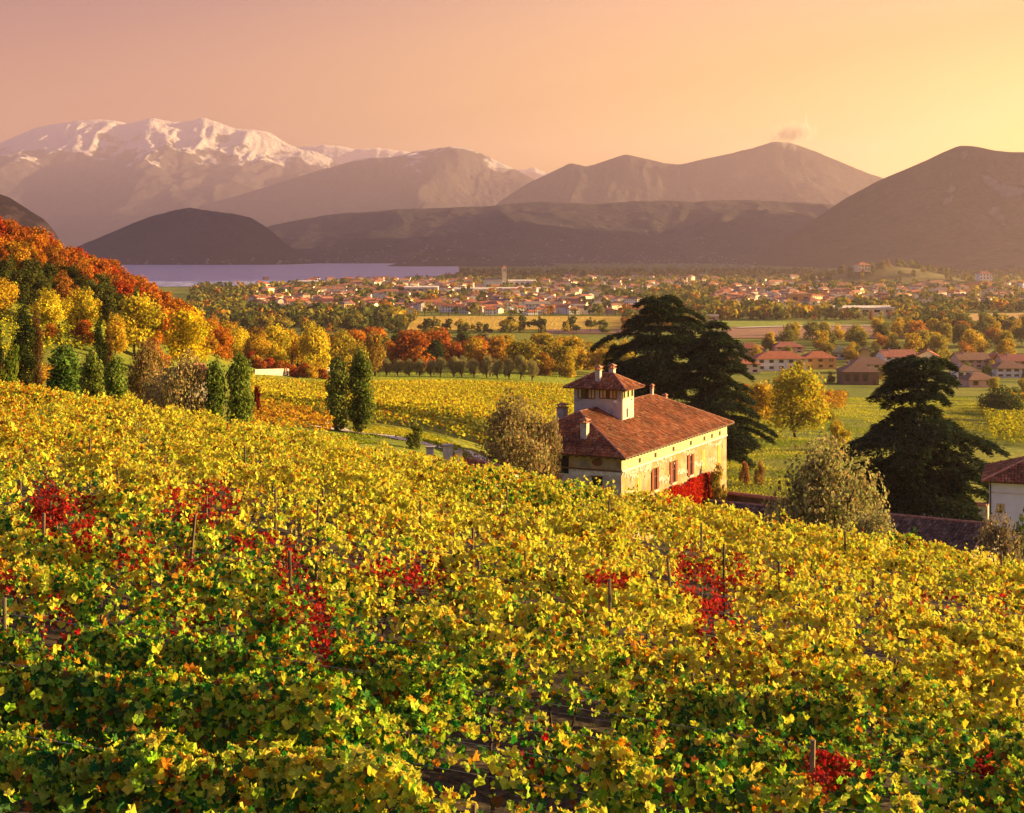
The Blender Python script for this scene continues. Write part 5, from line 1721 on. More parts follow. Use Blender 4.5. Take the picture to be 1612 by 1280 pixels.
# --- yellow belt and red undergrowth along the boundary wall
for i, (px, top, w, c) in enumerate(((345, 525, 46, GOLD), (372, 518, 50, YEL), (404, 524, 48, GOLD), (432, 516, 52, YEL), (462, 522, 44, (0.5, 0.33, 0.02)), (490, 508, 56, YEL), (505, 525, 40, GOLD), (545, 522, 60, (0.34, 0.27, 0.03)), (590, 528, 46, (0.26, 0.17, 0.03)))):
    plant_px(f'broad{i % 5}', px, top, 400 + (i * 37) % 30, w, c, f'{["first", "second", "third", "fourth", "fifth", "sixth", "seventh", "eighth", "ninth"][i]} yellow tree from the shed in the belt above the boundary wall', 'tree', 'yellow belt along the boundary wall', name='yellow_tree')
for i in range(14):
    px = 395 + i * 8.5 + random.uniform(-3, 3)
    plant(f'shrub{i % 3}', on_ground(px, 392 + random.uniform(-5, 6)), random.uniform(2.8, 4.6), random.uniform(3.5, 5.5), random.choice([(0.30, 0.06, 0.02), RUST, ORANGE, GOLD]), 'red autumn bush growing along the boundary wall', 'bush', 'red bushes along the boundary wall', name='red_bush')

# --- the wooded hill
def wooded_hill():
    rng = np.random.default_rng(61)
    n = 0
    tries = 0
    pts = []
    while n < 285 and tries < 6000:
        tries += 1
        px, Y = rng.uniform(-40, 352), rng.uniform(268, 430)
        u = (px - CX) / FPX
        X = u * Y
        z = gz(X, Y)
        lo = np.interp(px, [0, 100, 200, 300, 350], [276, 288, 306, 338, 360])
        if Y < lo: continue
        if any((X - a) ** 2 + (Y - b) ** 2 < 4.2 ** 2 for a, b in pts): continue
        pts.append((X, Y))
        py = CY - z / Y * FPX
        band = np.interp(px, [0, 100, 200, 300, 350], [300, 318, 340, 368, 390])
        k = rng.random()
        if Y < band + rng.normal(0, 5) and px < 250:
            c, kind = ((0.075, 0.085, 0.018) if k < 0.62 else (0.26, 0.11, 0.02)), 'dark green'
        else:
            c = ORANGE if k < 0.34 else RUST if k < 0.66 else REDDY if k < 0.90 else (0.40, 0.22, 0.02)
            kind = {ORANGE: 'orange', RUST: 'rust-brown', REDDY: 'red'}.get(c, 'golden')
        if kind == 'dark green' and c[0] > 0.1: kind = 'rust-brown'
        where = 'on the upper left flank' if px < 110 else 'halfway down the flank' if px < 235 else 'at the low right end'
        if Y > band + 32: where = 'behind the crest'
        h = rng.uniform(5.5, 9.0)
        plant(f'wood{int(rng.integers(3))}', (X, Y, z), h, h * rng.uniform(0.7, 0.95), tuple(np.array(c) * rng.uniform(0.6, 1.05)), f'{kind} tree {where} of the hillside wood', 'tree', f'{kind} trees {where} of the hillside wood', name='wood_tree')
        n += 1
wooded_hill()

# --- woods across the middle: rust, dark green, olive, yellow
def middle_woods():
    rng = np.random.default_rng(62)
    pts = []
    def scatter_trees(n, pxr, Yr, hr, pal, lab, grp, key, gap, name):
        c_ = 0; tr = 0
        while c_ < n and tr < 4000:
            tr += 1
            Y = rng.uniform(*Yr); px = rng.uniform(*pxr)
            X = (px - CX) / FPX * Y
            if any((X - a) ** 2 + (Y - b) ** 2 < gap ** 2 for a, b in pts): continue
            pts.append((X, Y)); c_ += 1
            h = rng.uniform(*hr)
            i = int(rng.integers(len(pal)))
            col, w = pal[i]
            plant(f'{key}{int(rng.integers(3))}', (X, Y, gz(X, Y)), h, h * rng.uniform(0.75, 1.1), tuple(np.array(col) * rng.uniform(0.8, 1.2)), lab.format(w), 'tree', grp.format(w), name=name)
    RU = [(RUST, 'rusty'), (ORANGE, 'orange'), ((0.24, 0.13, 0.02), 'brown'), (DKGRN, 'dark green'), ((0.07, 0.10, 0.02), 'green'), ((0.36, 0.24, 0.02), 'golden')]
    scatter_trees(54, (335, 560), (440, 620), (7, 11), RU, '{} tree in the wood behind the yellow belt', '{} trees behind the yellow belt', 'wood', 6.0, 'valley_tree')
    scatter_trees(40, (540, 700), (470, 640), (8, 14), RU[:5], '{} tree in the wood behind the road poplars', '{} trees behind the road poplars', 'wood', 6.5, 'valley_tree')
    scatter_trees(30, (640, 770), (520, 720), (7, 11), [RU[0], RU[1], RU[2], RU[4], (OLIVE, 'olive-green')], '{} tree between olive grove and far golden field', '{} trees below the far golden field', 'wood', 7.0, 'valley_tree')
    scatter_trees(30, (745, 990), (470, 620), (8, 13), [((0.42, 0.30, 0.025), 'golden'), ((0.34, 0.28, 0.03), 'yellow-green'), ((0.30, 0.16, 0.02), 'brown'), (GOLD, 'deep yellow')], '{} tree in the belt left of the villa cedar', '{} trees left of the villa cedar', 'wood', 7.0, 'yellow_tree')
    scatter_trees(16, (640, 780), (440, 500), (3.5, 5.0), [((0.20, 0.20, 0.09), 'grey-green')], '{} olive tree in the grove above the meadow strip', '{} olives of the grove', 'olive', 5.0, 'olive_tree')
    scatter_trees(26, (1180, 1420), (640, 860), (7, 12), [((0.42, 0.30, 0.025), 'golden'), ((0.30, 0.25, 0.03), 'yellow-green'), ((0.16, 0.16, 0.03), 'green')], '{} tree between village roofs and ploughed field', '{} trees behind the village roofs', 'wood', 9.0, 'yellow_tree')
    scatter_trees(46, (1380, 1660), (640, 900), (8, 14), [((0.42, 0.30, 0.025), 'golden'), ((0.26, 0.22, 0.03), 'olive-yellow'), ((0.13, 0.14, 0.03), 'green'), ((0.36, 0.17, 0.03), 'copper')], '{} tree in the belt beyond the village', '{} trees beyond the village', 'wood', 9.0, 'yellow_tree')
    scatter_trees(14, (1180, 1640), (470, 600), (3.5, 6.0), [((0.09, 0.11, 0.025), 'green'), ((0.28, 0.22, 0.03), 'yellow')], '{} garden tree among the village houses', '{} garden trees of the village', 'wood', 8.0, 'garden_tree')
    scatter_trees(18, (1160, 1340), (300, 420), (2.5, 4.5), [(GOLD, 'golden'), (ORANGE, 'orange'), ((0.3, 0.26, 0.03), 'yellow-green')], '{} bushy tree along the meadow vine rows', '{} trees along the meadow vines', 'wood', 6.0, 'yellow_tree')
    scatter_trees(16, (1540, 1680), (300, 460), (3.5, 7.0), [(GOLD, 'golden'), ((0.3, 0.26, 0.03), 'yellow-green'), ((0.08, 0.11, 0.02), 'green')], '{} tree behind the cedar at the picture edge', '{} trees behind the dark cedar', 'wood', 6.0, 'yellow_tree')
    for i in range(15):                        # the clipped row of olives along the green strip
        px = 590 + i * 17.5 + rng.uniform(-3, 3)
        plant_px(f'olive{i % 3}', px, 563 + rng.uniform(-2, 5), 432, 21, (0.24, 0.22, 0.09), 'round olive tree in the row along the green strip', 'olive tree', 'olives in a row along the green strip')
middle_woods()

# ------------------------------------------------------------------ cedars
def cedar(name, px, top, Y, prof, label, seed, base_z=None, trunk_r=0.5, lean=0.0, dens=1.0, n_whorl=15):
    """tiers of flat needle plates on spreading limbs; prof: (height fraction, reach in metres)"""
    rng = np.random.default_rng(seed)
    p = on_ground(px, Y)
    if base_z is not None: p.z = base_z
    H = (CY - top) / FPX * Y - p.z
    t = empty(name, p, 0.0)
    tag(t, label, 'cedar')
    fr, rr = [q[0] for q in prof], [q[1] for q in prof]
    mb = MB()
    c = Vector((0, 0, -0.5))
    K = 10
    spine = []
    for i in range(K):
        z2 = H * 0.97 * (i + 1) / K
        q = Vector((lean * z2 + rng.normal(0, 0.08), rng.normal(0, 0.08), z2))
        mb.tube(c, q, trunk_r * (1 - 0.9 * i / K), trunk_r * (1 - 0.9 * (i + 1) / K), 8)
        spine.append(c); c = q
    spine.append(c)
    mb.build('trunk', M['bark'], t, True)
    limbs = MB()
    Ps, Ns, Ss, Ts = [], [], [], []
    f0 = fr[0]
    tiers = np.sort(np.concatenate([np.linspace(f0, 0.985, n_whorl), rng.uniform(f0, 0.95, n_whorl // 5)]))
    for f in tiers:
        reach0 = float(np.interp(f, fr, rr))
        nb = int(rng.integers(5, 8)) if f < 0.85 else int(rng.integers(6, 9))
        a0 = rng.uniform(0, 6.28)
        for k in range(nb):
            a = a0 + k * 6.283 / nb + rng.normal(0, 0.22)
            L = reach0 * rng.uniform(0.38, 1.15)
            z = H * f + rng.normal(0, 0.22)
            rise = rng.uniform(0.02, 0.16) * L
            sp = spine[min(K, int(f * K))]
            pts = []
            for s in np.linspace(0, 1, 7):
                pts.append(Vector((sp.x * (1 - s) + math.cos(a) * L * s + lean * z * s, math.sin(a) * L * s, z + rise * math.sin(s * 2.2) - 0.22 * L * s ** 3)))
            for q in range(6):
                limbs.tube(pts[q], pts[q + 1], (0.13 * (1 - f) + 0.05) * (1 - q / 7), (0.13 * (1 - f) + 0.05) * (1 - (q + 1) / 7), 5)
            m = int(L * 95 * dens)
            s = rng.random(m) ** 0.62
            s = 0.12 + 0.93 * s
            wid = (0.10 + 0.30 * np.sin(np.clip(s, 0, 1) * math.pi * 0.8)) * L * 0.62 + 0.18
            lat = rng.uniform(-1, 1, m) * wid
            i0 = np.clip((s * 6).astype(int), 0, 5)
            ft = np.clip(s * 6 - i0, 0, 1.3)
            A_ = np.array([tuple(v) for v in pts])
            base = A_[i0] * (1 - ft)[:, None] + A_[i0 + 1] * ft[:, None]
            side = np.array([-math.sin(a), math.cos(a), 0])
            clump = np.round(lat / 0.6)                      # fingers with gaps between them
            lat = clump * 0.6 + rng.normal(0, 0.13, m)
            P = base + side * lat[:, None]
            P[:, 2] += rng.normal(0.05, 0.16, m) - 0.20 * np.abs(lat) ** 1.3 * 0.5 - np.abs(rng.normal(0, 0.10, m)) * (s > 0.8)
            N = np.stack([rng.normal(0, 0.55, m), rng.normal(0, 0.55, m), np.ones(m)], 1)
            out = np.array([math.cos(a), math.sin(a), -0.25]) + side * (np.sign(lat) * 0.7)[:, None]
            Ps.append(P); Ns.append(N); Ts.append(out + rng.normal(0, 0.25, (m, 3))); Ss.append(rng.uniform(0.32, 0.72, m))
    P, N, S, T = np.vstack(Ps), np.vstack(Ns), np.concatenate(Ss), np.vstack(Ts)
    N /= np.linalg.norm(N, axis=1, keepdims=True)
    X = np.cross(T, N); X /= np.linalg.norm(X, axis=1, keepdims=True)
    R = np.stack([X, np.cross(N, X), N], 1)
    V, F, k = scatter(P, R, S, 'needle')
    c = np.array([0.030, 0.050, 0.024]) * rng.uniform(0.4, 1.7, (len(P), 1))
    c = np.where(rng.random((len(P), 1)) < 0.10, np.array([[0.085, 0.085, 0.030]]), c)
    limbs.build('limbs', M['bark'], t, True)['kind'] = 'stuff'
    tag(obj('crown', np_mesh('crown', V, [F], np.repeat(c, k, 0)), M['needle'], t), kind='stuff')
    return t

cedar('cedar', 1445, 569, 140, [(0.14, 7.0), (0.24, 9.4), (0.36, 8.8), (0.50, 7.0), (0.58, 7.8), (0.66, 5.6), (0.73, 2.8), (0.80, 3.8), (0.90, 5.6), (0.97, 4.6), (1.0, 2.0)], 'dark cedar with flat spreading tiers before the white house', 5, -28.3, 0.55, dens=1.2, n_whorl=14)
cedar('cedar', 1036, 470, 206, [(0.10, 11.5), (0.25, 12.2), (0.42, 11.6), (0.55, 10.6), (0.68, 10.0), (0.80, 8.8), (0.88, 6.0), (0.95, 5.6), (1.0, 3.4)], 'tallest dark cedar rising behind the villa', 6, None, 0.7, dens=1.2, n_whorl=17)
cedar('cedar', 1122, 507, 200, [(0.12, 6.6), (0.28, 7.4), (0.45, 7.0), (0.60, 6.2), (0.75, 5.2), (0.90, 3.8), (1.0, 1.6)], 'leaning dark cedar behind the far end of the villa roof', 7, None, 0.5, 0.03, dens=1.2, n_whorl=14)
cedar('cedar', 966, 546, 222, [(0.10, 4.6), (0.35, 4.2), (0.60, 3.0), (0.80, 1.9), (1.0, 0.5)], 'small pointed dark conifer behind the villa tower', 8, None, 0.3, n_whorl=13)
# ------------------------------------------------------------------ houses
def mat_wallcol():
    m, n, l, b = nmat('house_render')
    oi = n.new('ShaderNodeObjectInfo')
    tc = n.new('ShaderNodeTexCoord')
    t = n.new('ShaderNodeTexNoise'); t.inputs['Scale'].default_value = 0.6; t.inputs['Detail'].default_value = 6
    l.new(tc.outputs['Object'], t.inputs['Vector'])
    mr = n.new('ShaderNodeMapRange'); mr.inputs['From Min'].default_value = 0.3; mr.inputs['From Max'].default_value = 0.7; mr.inputs['To Min'].default_value = 0.82; mr.inputs['To Max'].default_value = 1.08
    l.new(t.outputs['Fac'], mr.inputs['Value'])
    v = n.new('ShaderNodeVectorMath'); v.operation = 'SCALE'
    l.new(oi.outputs['Color'], v.inputs[0]); l.new(mr.outputs[0], v.inputs['Scale'])
    l.new(v.outputs[0], b.inputs['Base Color'])
    b.inputs['Roughness'].default_value = 0.9; b.inputs['Specular IOR Level'].default_value = 0.1
    return m
M['house_wall'] = mat_wallcol()
def mat_farroof():
    m, n, l, b = nmat('village_roof')
    oi = n.new('ShaderNodeObjectInfo')
    tc = n.new('ShaderNodeTexCoord')
    w = n.new('ShaderNodeTexWave'); w.inputs['Scale'].default_value = 0.9; w.inputs['Distortion'].default_value = 1.5; w.bands_direction = 'X'
    t = n.new('ShaderNodeTexNoise'); t.inputs['Scale'].default_value = 1.4; t.inputs['Detail'].default_value = 7
    l.new(tc.outputs['Object'], t.inputs['Vector']); l.new(tc.outputs['Object'], w.inputs['Vector'])
    mr = n.new('ShaderNodeMapRange'); mr.inputs['From Min'].default_value = 0.3; mr.inputs['From Max'].default_value = 0.7; mr.inputs['To Min'].default_value = 0.65; mr.inputs['To Max'].default_value = 1.25
    l.new(t.outputs['Fac'], mr.inputs['Value'])
    v = n.new('ShaderNodeVectorMath'); v.operation = 'SCALE'
    l.new(oi.outputs['Color'], v.inputs[0]); l.new(mr.outputs[0], v.inputs['Scale'])
    l.new(v.outputs[0], b.inputs['Base Color'])
    b.inputs['Roughness'].default_value = 0.9; b.inputs['Specular IOR Level'].default_value = 0.1
    bp = n.new('ShaderNodeBump'); bp.inputs['Distance'].default_value = 0.06
    l.new(w.outputs['Fac'], bp.inputs['Height']); l.new(bp.outputs[0], b.inputs['Normal'])
    return m
M['house_roof'] = mat_farroof()

def house_meshes(L, W, H, rise, kind, ov=0.5):
    """wall and roof meshes, length along x, origin at the middle of the base"""
    x, y = L / 2, W / 2
    wall = MB()
    if kind == 'gable':
        wall.add([(-x, -y, -1), (x, -y, -1), (x, y, -1), (-x, y, -1), (-x, -y, H), (x, -y, H), (x, y, H), (-x, y, H), (-x, 0, H + rise), (x, 0, H + rise)],
                 [(0, 1, 5, 4), (2, 3, 7, 6), (3, 0, 4, 8, 7), (1, 2, 6, 9, 5)])
    else:
        wall.box(-x, x, -y, y, -1, H)
    roof = MB()
    X, Y = x + ov, y + ov
    z0 = H - ov * rise / y
    th = 0.16
    if kind == 'gable':
        top = [(-X, -Y, z0), (X, -Y, z0), (X, 0, H + rise), (-X, 0, H + rise), (X, Y, z0), (-X, Y, z0)]
        up = [(a, b, c + th) for a, b, c in top]
        roof.add(up + top, [(0, 1, 2, 3), (3, 2, 4, 5), (9, 8, 7, 6), (11, 10, 8, 9), (0, 6, 7, 1), (5, 4, 10, 11), (0, 3, 9, 6), (3, 5, 11, 9), (1, 7, 8, 2), (2, 8, 10, 4)])
    else:
        r = max(0.0, x - y * 0.95)
        top = [(-X, -Y, z0), (X, -Y, z0), (X, Y, z0), (-X, Y, z0), (-r, 0, H + rise), (r, 0, H + rise)]
        up = [(a, b, c + th) for a, b, c in top]
        roof.add(up + top, [(0, 1, 5, 4), (2, 3, 4, 5), (1, 2, 5), (3, 0, 4), (6, 9, 8, 7), (0, 6, 7, 1), (1, 7, 8, 2), (2, 8, 9, 3), (3, 9, 6, 0)])
    return wall, roof

WALLC = {'white': (0.80, 0.78, 0.76), 'cream': (0.72, 0.62, 0.44), 'yellow': (0.66, 0.50, 0.20), 'ochre': (0.50, 0.28, 0.10), 'pink': (0.55, 0.36, 0.28), 'grey': (0.42, 0.40, 0.40), 'brown': (0.20, 0.12, 0.08), 'bluish': (0.58, 0.62, 0.70)}
ROOFC = {'terracotta': (0.32, 0.115, 0.065), 'brown': (0.17, 0.10, 0.075), 'dull red': (0.25, 0.10, 0.08), 'grey': (0.17, 0.15, 0.15), 'green-grey': (0.08, 0.10, 0.09), 'pale': (0.55, 0.52, 0.50)}

def near_house(px0, px1, eave, base, kind, wc, rc, label, rz=0.0, depth=9.0, rise=2.0, wins=4, storeys=2, chim=1, Y=None):
    """village house placed by its front wall in the photograph, standing on the plain"""
    g = hit((px0 + px1) / 2, base, 300)
    Y = Y or g.y
    p = on_ground((px0 + px1) / 2, Y + depth / 2)
    L = (px1 - px0) / FPX * Y
    H = max(3.0, (base - eave) / FPX * Y)
    t = empty('village_house', p, rz)
    tag(t, label, 'house', 'village houses beyond the meadow')
    w, r = house_meshes(L, depth, H, rise, kind, 0.6)
    wo = w.build('wall', M['house_wall'], t); wo.color = WALLC[wc] + (1,)
    ro = r.build('roof', M['house_roof'], t); ro.color = ROOFC[rc] + (1,)
    for i in range(chim):
        cx_ = L * (-0.25 + 0.45 * i)
        MB().box(cx_ - 0.35, cx_ + 0.35, -0.9, -0.3, H + rise * 0.5, H + rise + 0.7).build('chimney', M['plaster_pale'], ro)
    fh = H / storeys
    for s in range(storeys):
        for i in range(wins):
            x = -L / 2 + L * (i + 0.5) / wins
            z = s * fh + fh * 0.32
            if (i + s) % 4 == 3 and s == 0:
                dr = MB().box(x - 0.55, x + 0.55, -depth / 2 - 0.06, -depth / 2 - 0.003, 0.0, 2.2).build('door', M['brownwood'], t)
                MB().box(x + 0.3, x + 0.42, -depth / 2 - 0.10, -depth / 2 - 0.061, 1.0, 1.12).build('handle', M['pipe'], dr)
                continue
            f = MB().box(x - 0.52, x + 0.52, -depth / 2 - 0.04, -depth / 2 - 0.003, z, z + fh * 0.46).build('window', M['glass'], t)
            MB().box(x - 0.95, x - 0.54, -depth / 2 - 0.09, -depth / 2 - 0.02, z - 0.05, z + fh * 0.48).build('shutter', M['brownwood'], f)
            MB().box(x + 0.54, x + 0.95, -depth / 2 - 0.09, -depth / 2 - 0.02, z - 0.05, z + fh * 0.48).build('shutter', M['brownwood'], f)
    return t

near_house(1186, 1264, 564, 584, 'hip', 'bluish', 'terracotta', 'long white two-storey house with wide red hip roof right of the villa cedar', 0.05, 11, 2.6, 5)
near_house(1262, 1312, 563, 581, 'hip', 'ochre', 'terracotta', 'orange house joined to the long white house', 0.05, 10, 2.4, 3)
near_house(1158, 1192, 572, 588, 'hip', 'cream', 'terracotta', 'cream house with red hip roof half behind the villa cedar', 0.1, 10, 2.2, 2)
near_house(1160, 1200, 548, 560, 'hip', 'pink', 'terracotta', 'red roofed house behind the cedar beside the ploughed field', -0.1, 10, 2.2, 3)
near_house(1214, 1262, 546, 556, 'hip', 'pink', 'dull red', 'dull red roofed house behind the long white house', 0.1, 10, 2.2, 3)
near_house(1303, 1352, 555, 566, 'gable', 'bluish', 'green-grey', 'low house with dark green-grey roof behind the orange one', 0.03, 11, 2.4, 4, 1)
near_house(1350, 1370, 556, 567, 'gable', 'yellow', 'brown', 'narrow yellow gabled house beside the dark green-grey roof', 1.57, 8, 2.0, 2)
near_house(1322, 1378, 584, 606, 'hip', 'brown', 'brown', 'brown house with dark red garage doors at the meadow edge', -0.05, 12, 2.8, 4, 1)
near_house(1336, 1400, 573, 588, 'hip', 'cream', 'brown', 'cream house with brown roof behind the garage doors house', -0.05, 11, 2.4, 4)
near_house(1384, 1438, 561, 575, 'gable', 'white', 'dull red', 'white house with dull red roof left of the cedar top', 0.15, 10, 2.6, 4)
near_house(1440, 1480, 560, 573, 'gable', 'cream', 'terracotta', 'cream house with bright red roof above the cedar top', 1.3, 9, 2.4, 3)
near_house(1502, 1552, 566, 580, 'gable', 'pink', 'brown', 'long brown roofed farmhouse right of the cedar top', 0.1, 10, 2.6, 4)
near_house(1550, 1580, 566, 579, 'gable', 'ochre', 'terracotta', 'orange gabled house right of the long farmhouse', 1.45, 9, 2.4, 2)
near_house(1572, 1625, 568, 582, 'gable', 'pink', 'dull red', 'pink house at the picture edge behind the village', 0.0, 10, 2.4, 4)
near_house(1500, 1535, 583, 597, 'hip', 'white', 'brown', 'small white house below the long farmhouse', 0.05, 9, 2.0, 3, 1)
near_house(1562, 1612, 579, 595, 'hip', 'bluish', 'brown', 'bluish white house with shuttered windows at the picture edge', 0.0, 10, 2.4, 4)
near_house(1516, 1560, 600, 610, 'hip', 'pink', 'brown', 'low shed with brown hip roof beside the dark cedar', 0.15, 8, 2.2, 2, 1)
near_house(1130, 1160, 566, 585, 'hip', 'cream', 'terracotta', 'cream house hidden behind the leaning cedar', 0.1, 9, 2.0, 2)

# far town: shared meshes, each house a thing of its own
HM = {}
def far_protos():
    for key, (L, W, H, rise, kind) in {'cottage': (11, 9, 5.2, 2.0, 'gable'), 'villa': (13, 11, 6.2, 2.2, 'hip'), 'terrace': (24, 10, 6.5, 2.2, 'gable'), 'block': (18, 12, 9.5, 1.8, 'hip'), 'low': (15, 10, 4.2, 2.0, 'hip')}.items():
        w, r = house_meshes(L, W, H, rise, kind, 0.6)
        wm, rm = w.mesh('wall'), r.mesh('roof')
        wm.materials.append(M['house_wall']); rm.materials.append(M['house_roof'])
        wins = MB()
        ns = 2 if H < 7 else 3
        for s in range(ns):
            for i in range(int(L / 3)):
                x = -L / 2 + 1.5 + i * (L - 3) / max(1, int(L / 3) - 1)
                z = H / ns * s + H / ns * 0.3
                for sg in (-1, 1):
                    yy = sg * (W / 2 + 0.03)
                    wins.box(x - 0.6, x + 0.6, min(yy, sg * W / 2), max(yy, sg * W / 2), z, z + H / ns * 0.5)
        im = wins.mesh('windows'); im.materials.append(M['glass'])
        HM[key] = (wm, rm, im)
far_protos()
def far_house(key, p, rz, wc, rc, s, label, group, wins=True):
    wm, rm, im = HM[key]
    t = empty('town_house', p, rz)
    t.scale = (s, s, s)
    a = link(bpy.data.objects.new('wall', wm), t); a.color = tuple(np.array(WALLC[wc]) * random.uniform(0.85, 1.1)) + (1,)
    b = link(bpy.data.objects.new('roof', rm), t); b.color = tuple(np.array(ROOFC[rc]) * random.uniform(0.85, 1.15)) + (1,)
    if wins:
        w = link(bpy.data.objects.new('windows', im), t); w['kind'] = 'stuff'
    tag(t, label, 'house', group)

def on_plain(px, py):
    Y = 50.0 * FPX / (py - CY)
    return Vector(((px - CX) / FPX * Y, Y, -50.0))
OCC = []
def build_town():
    rng = np.random.default_rng(91)
    zones = [  # px range, py range, how many, where
        ((405, 640), (458, 490), 62, 'at the near edge of the lake town', 'houses of the lake town'),
        ((640, 905), (470, 497), 66, 'in the row above the far golden field', 'houses above the far golden field'),
        ((545, 640), (441, 452), 20, 'by the lake shore', 'houses by the lake shore'),
        ((395, 520), (441, 456), 12, 'near the shore left of the town', 'houses left of the lake town'),
        ((700, 905), (446, 468), 22, 'among the trees in the middle of the plain', 'houses in the middle of the plain'),
        ((890, 1010), (464, 495), 24, 'between golden field and villa cedar', 'houses left of the cedar'),
        ((1130, 1330), (459, 482), 48, 'in the dense village beyond the green field', 'houses beyond the green field'),
        ((1320, 1460), (456, 478), 26, 'below the wooded knoll', 'houses below the knoll'),
        ((1440, 1640), (450, 474), 20, 'at the foot of the right mountain', 'houses at the mountain foot')]
    wcs = ['white', 'cream', 'cream', 'yellow', 'ochre', 'pink', 'white', 'bluish']
    rcs = ['terracotta', 'terracotta', 'dull red', 'brown', 'terracotta', 'grey']
    for (pxr, pyr, n, where, grp) in zones:
        c, tr = 0, 0
        while c < n and tr < 3000:
            tr += 1
            px, py = rng.uniform(*pxr), rng.uniform(*pyr)
            p = on_plain(px, py)
            if any((p.x - q[0]) ** 2 + (p.y - q[1]) ** 2 < q[2] ** 2 for q in OCC): continue
            s = rng.uniform(0.62, 0.95) * (1.0 + 0.3 * smooth01((p.y - 1200) / 1500))
            OCC.append((p.x, p.y, 17 * s)); c += 1
            key = rng.choice(['cottage', 'villa', 'villa', 'terrace', 'low', 'block'], p=[.30, .2, .15, .2, .12, .03])
            wc, rc = wcs[int(rng.integers(len(wcs)))], rcs[int(rng.integers(len(rcs)))]
            far_house(key, p, rng.normal(0.15, 0.35) + (1.57 if rng.random() < 0.3 else 0), wc, rc, s, f'{wc} house with {rc} roof {where}', grp, p.y < 1500)
    # long sheds and works
    def shed(px0, px1, py, h, wc, rc, label, depth=30.0):
        p = on_plain((px0 + px1) / 2, py)
        L = (px1 - px0) / FPX * p.y
        t = empty('warehouse', p, 0.03)
        tag(t, label, 'warehouse')
        w, r = house_meshes(L, depth, h, 1.2, 'gable', 0.5)
        a = w.build('wall', M['house_wall'], t); a.color = WALLC[wc] + (1,)
        b = r.build('roof', M['house_roof'], t); b.color = ROOFC[rc] + (1,)
        k = int(L / 8)
        for i in range(k):
            x = -L / 2 + (i + 0.5) * L / k
            MB().box(x - 2.4, x + 2.4, -depth / 2 - 0.08, -depth / 2 - 0.01, h * 0.45, h * 0.75).build('window', M['glass'], t)
        OCC.append((p.x, p.y, L * 0.55))
    shed(1309, 1400, 496, 6.5, 'cream', 'pale', 'long low building with pale flat roof beyond the ploughed field')
    shed(638, 690, 463, 9, 'grey', 'pale', 'wide pale warehouse in the lake town', 50)
    shed(715, 775, 463, 7, 'white', 'pale', 'low white warehouse right of the wide pale one', 40)
    shed(800, 842, 452, 10, 'white', 'pale', 'bright white hall far out on the plain', 60)
    shed(782, 850, 461, 6, 'grey', 'pale', 'long grey shed before the bright white hall', 40)
    shed(470, 505, 451, 8, 'grey', 'pale', 'grey shed by the shore left of the town', 40)
    shed(1240, 1275, 479, 10, 'ochre', 'brown', 'tall orange apartment block in the dense village', 16)
    shed(1105, 1130, 505, 3.5, 'pink', 'grey', 'small farm store at the edge of the green field', 8)
    # church with bell tower
    p = on_plain(776, 453)
    t = empty('church', p, 0.2)
    tag(t, 'pale church with square bell tower out on the plain', 'church')
    w, r = house_meshes(26, 13, 10, 4, 'gable', 0.4)
    a = w.build('nave', M['house_wall'], t); a.color = WALLC['bluish'] + (1,)
    b = r.build('roof', M['house_roof'], t); b.color = ROOFC['grey'] + (1,)
    mb = MB().box(14, 20, -3, 3, -1, 30)
    a = mb.build('bell_tower', M['house_wall'], t); a.color = WALLC['cream'] + (1,)
    mb = MB().add([(13.6, -3.4, 30.01), (20.4, -3.4, 30.01), (20.4, 3.4, 30.01), (13.6, 3.4, 30.01), (17, 0, 34)], [(0, 1, 4), (1, 2, 4), (2, 3, 4), (3, 0, 4), (3, 2, 1, 0)])
    b = mb.build('spire', M['house_roof'], a); b.color = ROOFC['terracotta'] + (1,)
    for s_ in (15.6, 17.6):
        MB().box(s_, s_ + 1, -3.06, -3.002, 24, 28).build('belfry_opening', M['dark'], a)
    OCC.append((p.x, p.y, 40))
build_town()

def far_roofs():
    # the many small houses too far off to tell apart
    rng = np.random.default_rng(93)
    W, Rf = MB(), MB()
    zones = [((400, 660), (455, 488), 130), ((640, 1000), (455, 494), 190), ((1120, 1340), (455, 484), 150), ((1320, 1640), (449, 480), 150), ((540, 760), (443, 456), 70), ((860, 1300), (438, 455), 110)]
    for (pxr, pyr, n) in zones:
        for k in range(n):
            p = on_plain(rng.uniform(*pxr), rng.uniform(*pyr))
            if any((p.x - q[0]) ** 2 + (p.y - q[1]) ** 2 < (q[2] * 0.8) ** 2 for q in OCC): continue
            s = rng.uniform(0.6, 0.95) * (1.0 + 0.3 * float(smooth01((p.y - 1200) / 1500)))
            OCC.append((p.x, p.y, 14 * s))
            L, D, H, r = rng.uniform(9, 17) * s, rng.uniform(8, 10) * s, rng.uniform(5, 7.5) * s, 2.0 * s
            w, f = house_meshes(L, D, H, r, 'hip' if rng.random() < 0.5 else 'gable', 0.5 * s)
            a = rng.normal(0.15, 0.4) + (1.57 if rng.random() < 0.3 else 0)
            ca, sa = math.cos(a), math.sin(a)
            for src, dst in ((w, W), (f, Rf)):
                dst.add([(p.x + ca * x - sa * y, p.y + sa * x + ca * y, p.z + z) for x, y, z in src.v], src.f)
    t = empty('distant_houses')
    tag(t, 'mass of small pale far houses scattered over the plain', 'houses', kind='stuff')
    a = W.build('walls', mat_noise('far_walls', (0.55, 0.44, 0.30), (0.78, 0.74, 0.70), 0.03, world_pos=True), t)
    b = Rf.build('roofs', mat_noise('far_roofs', (0.18, 0.10, 0.075), (0.34, 0.13, 0.07), 0.03, world_pos=True), t)
far_roofs()

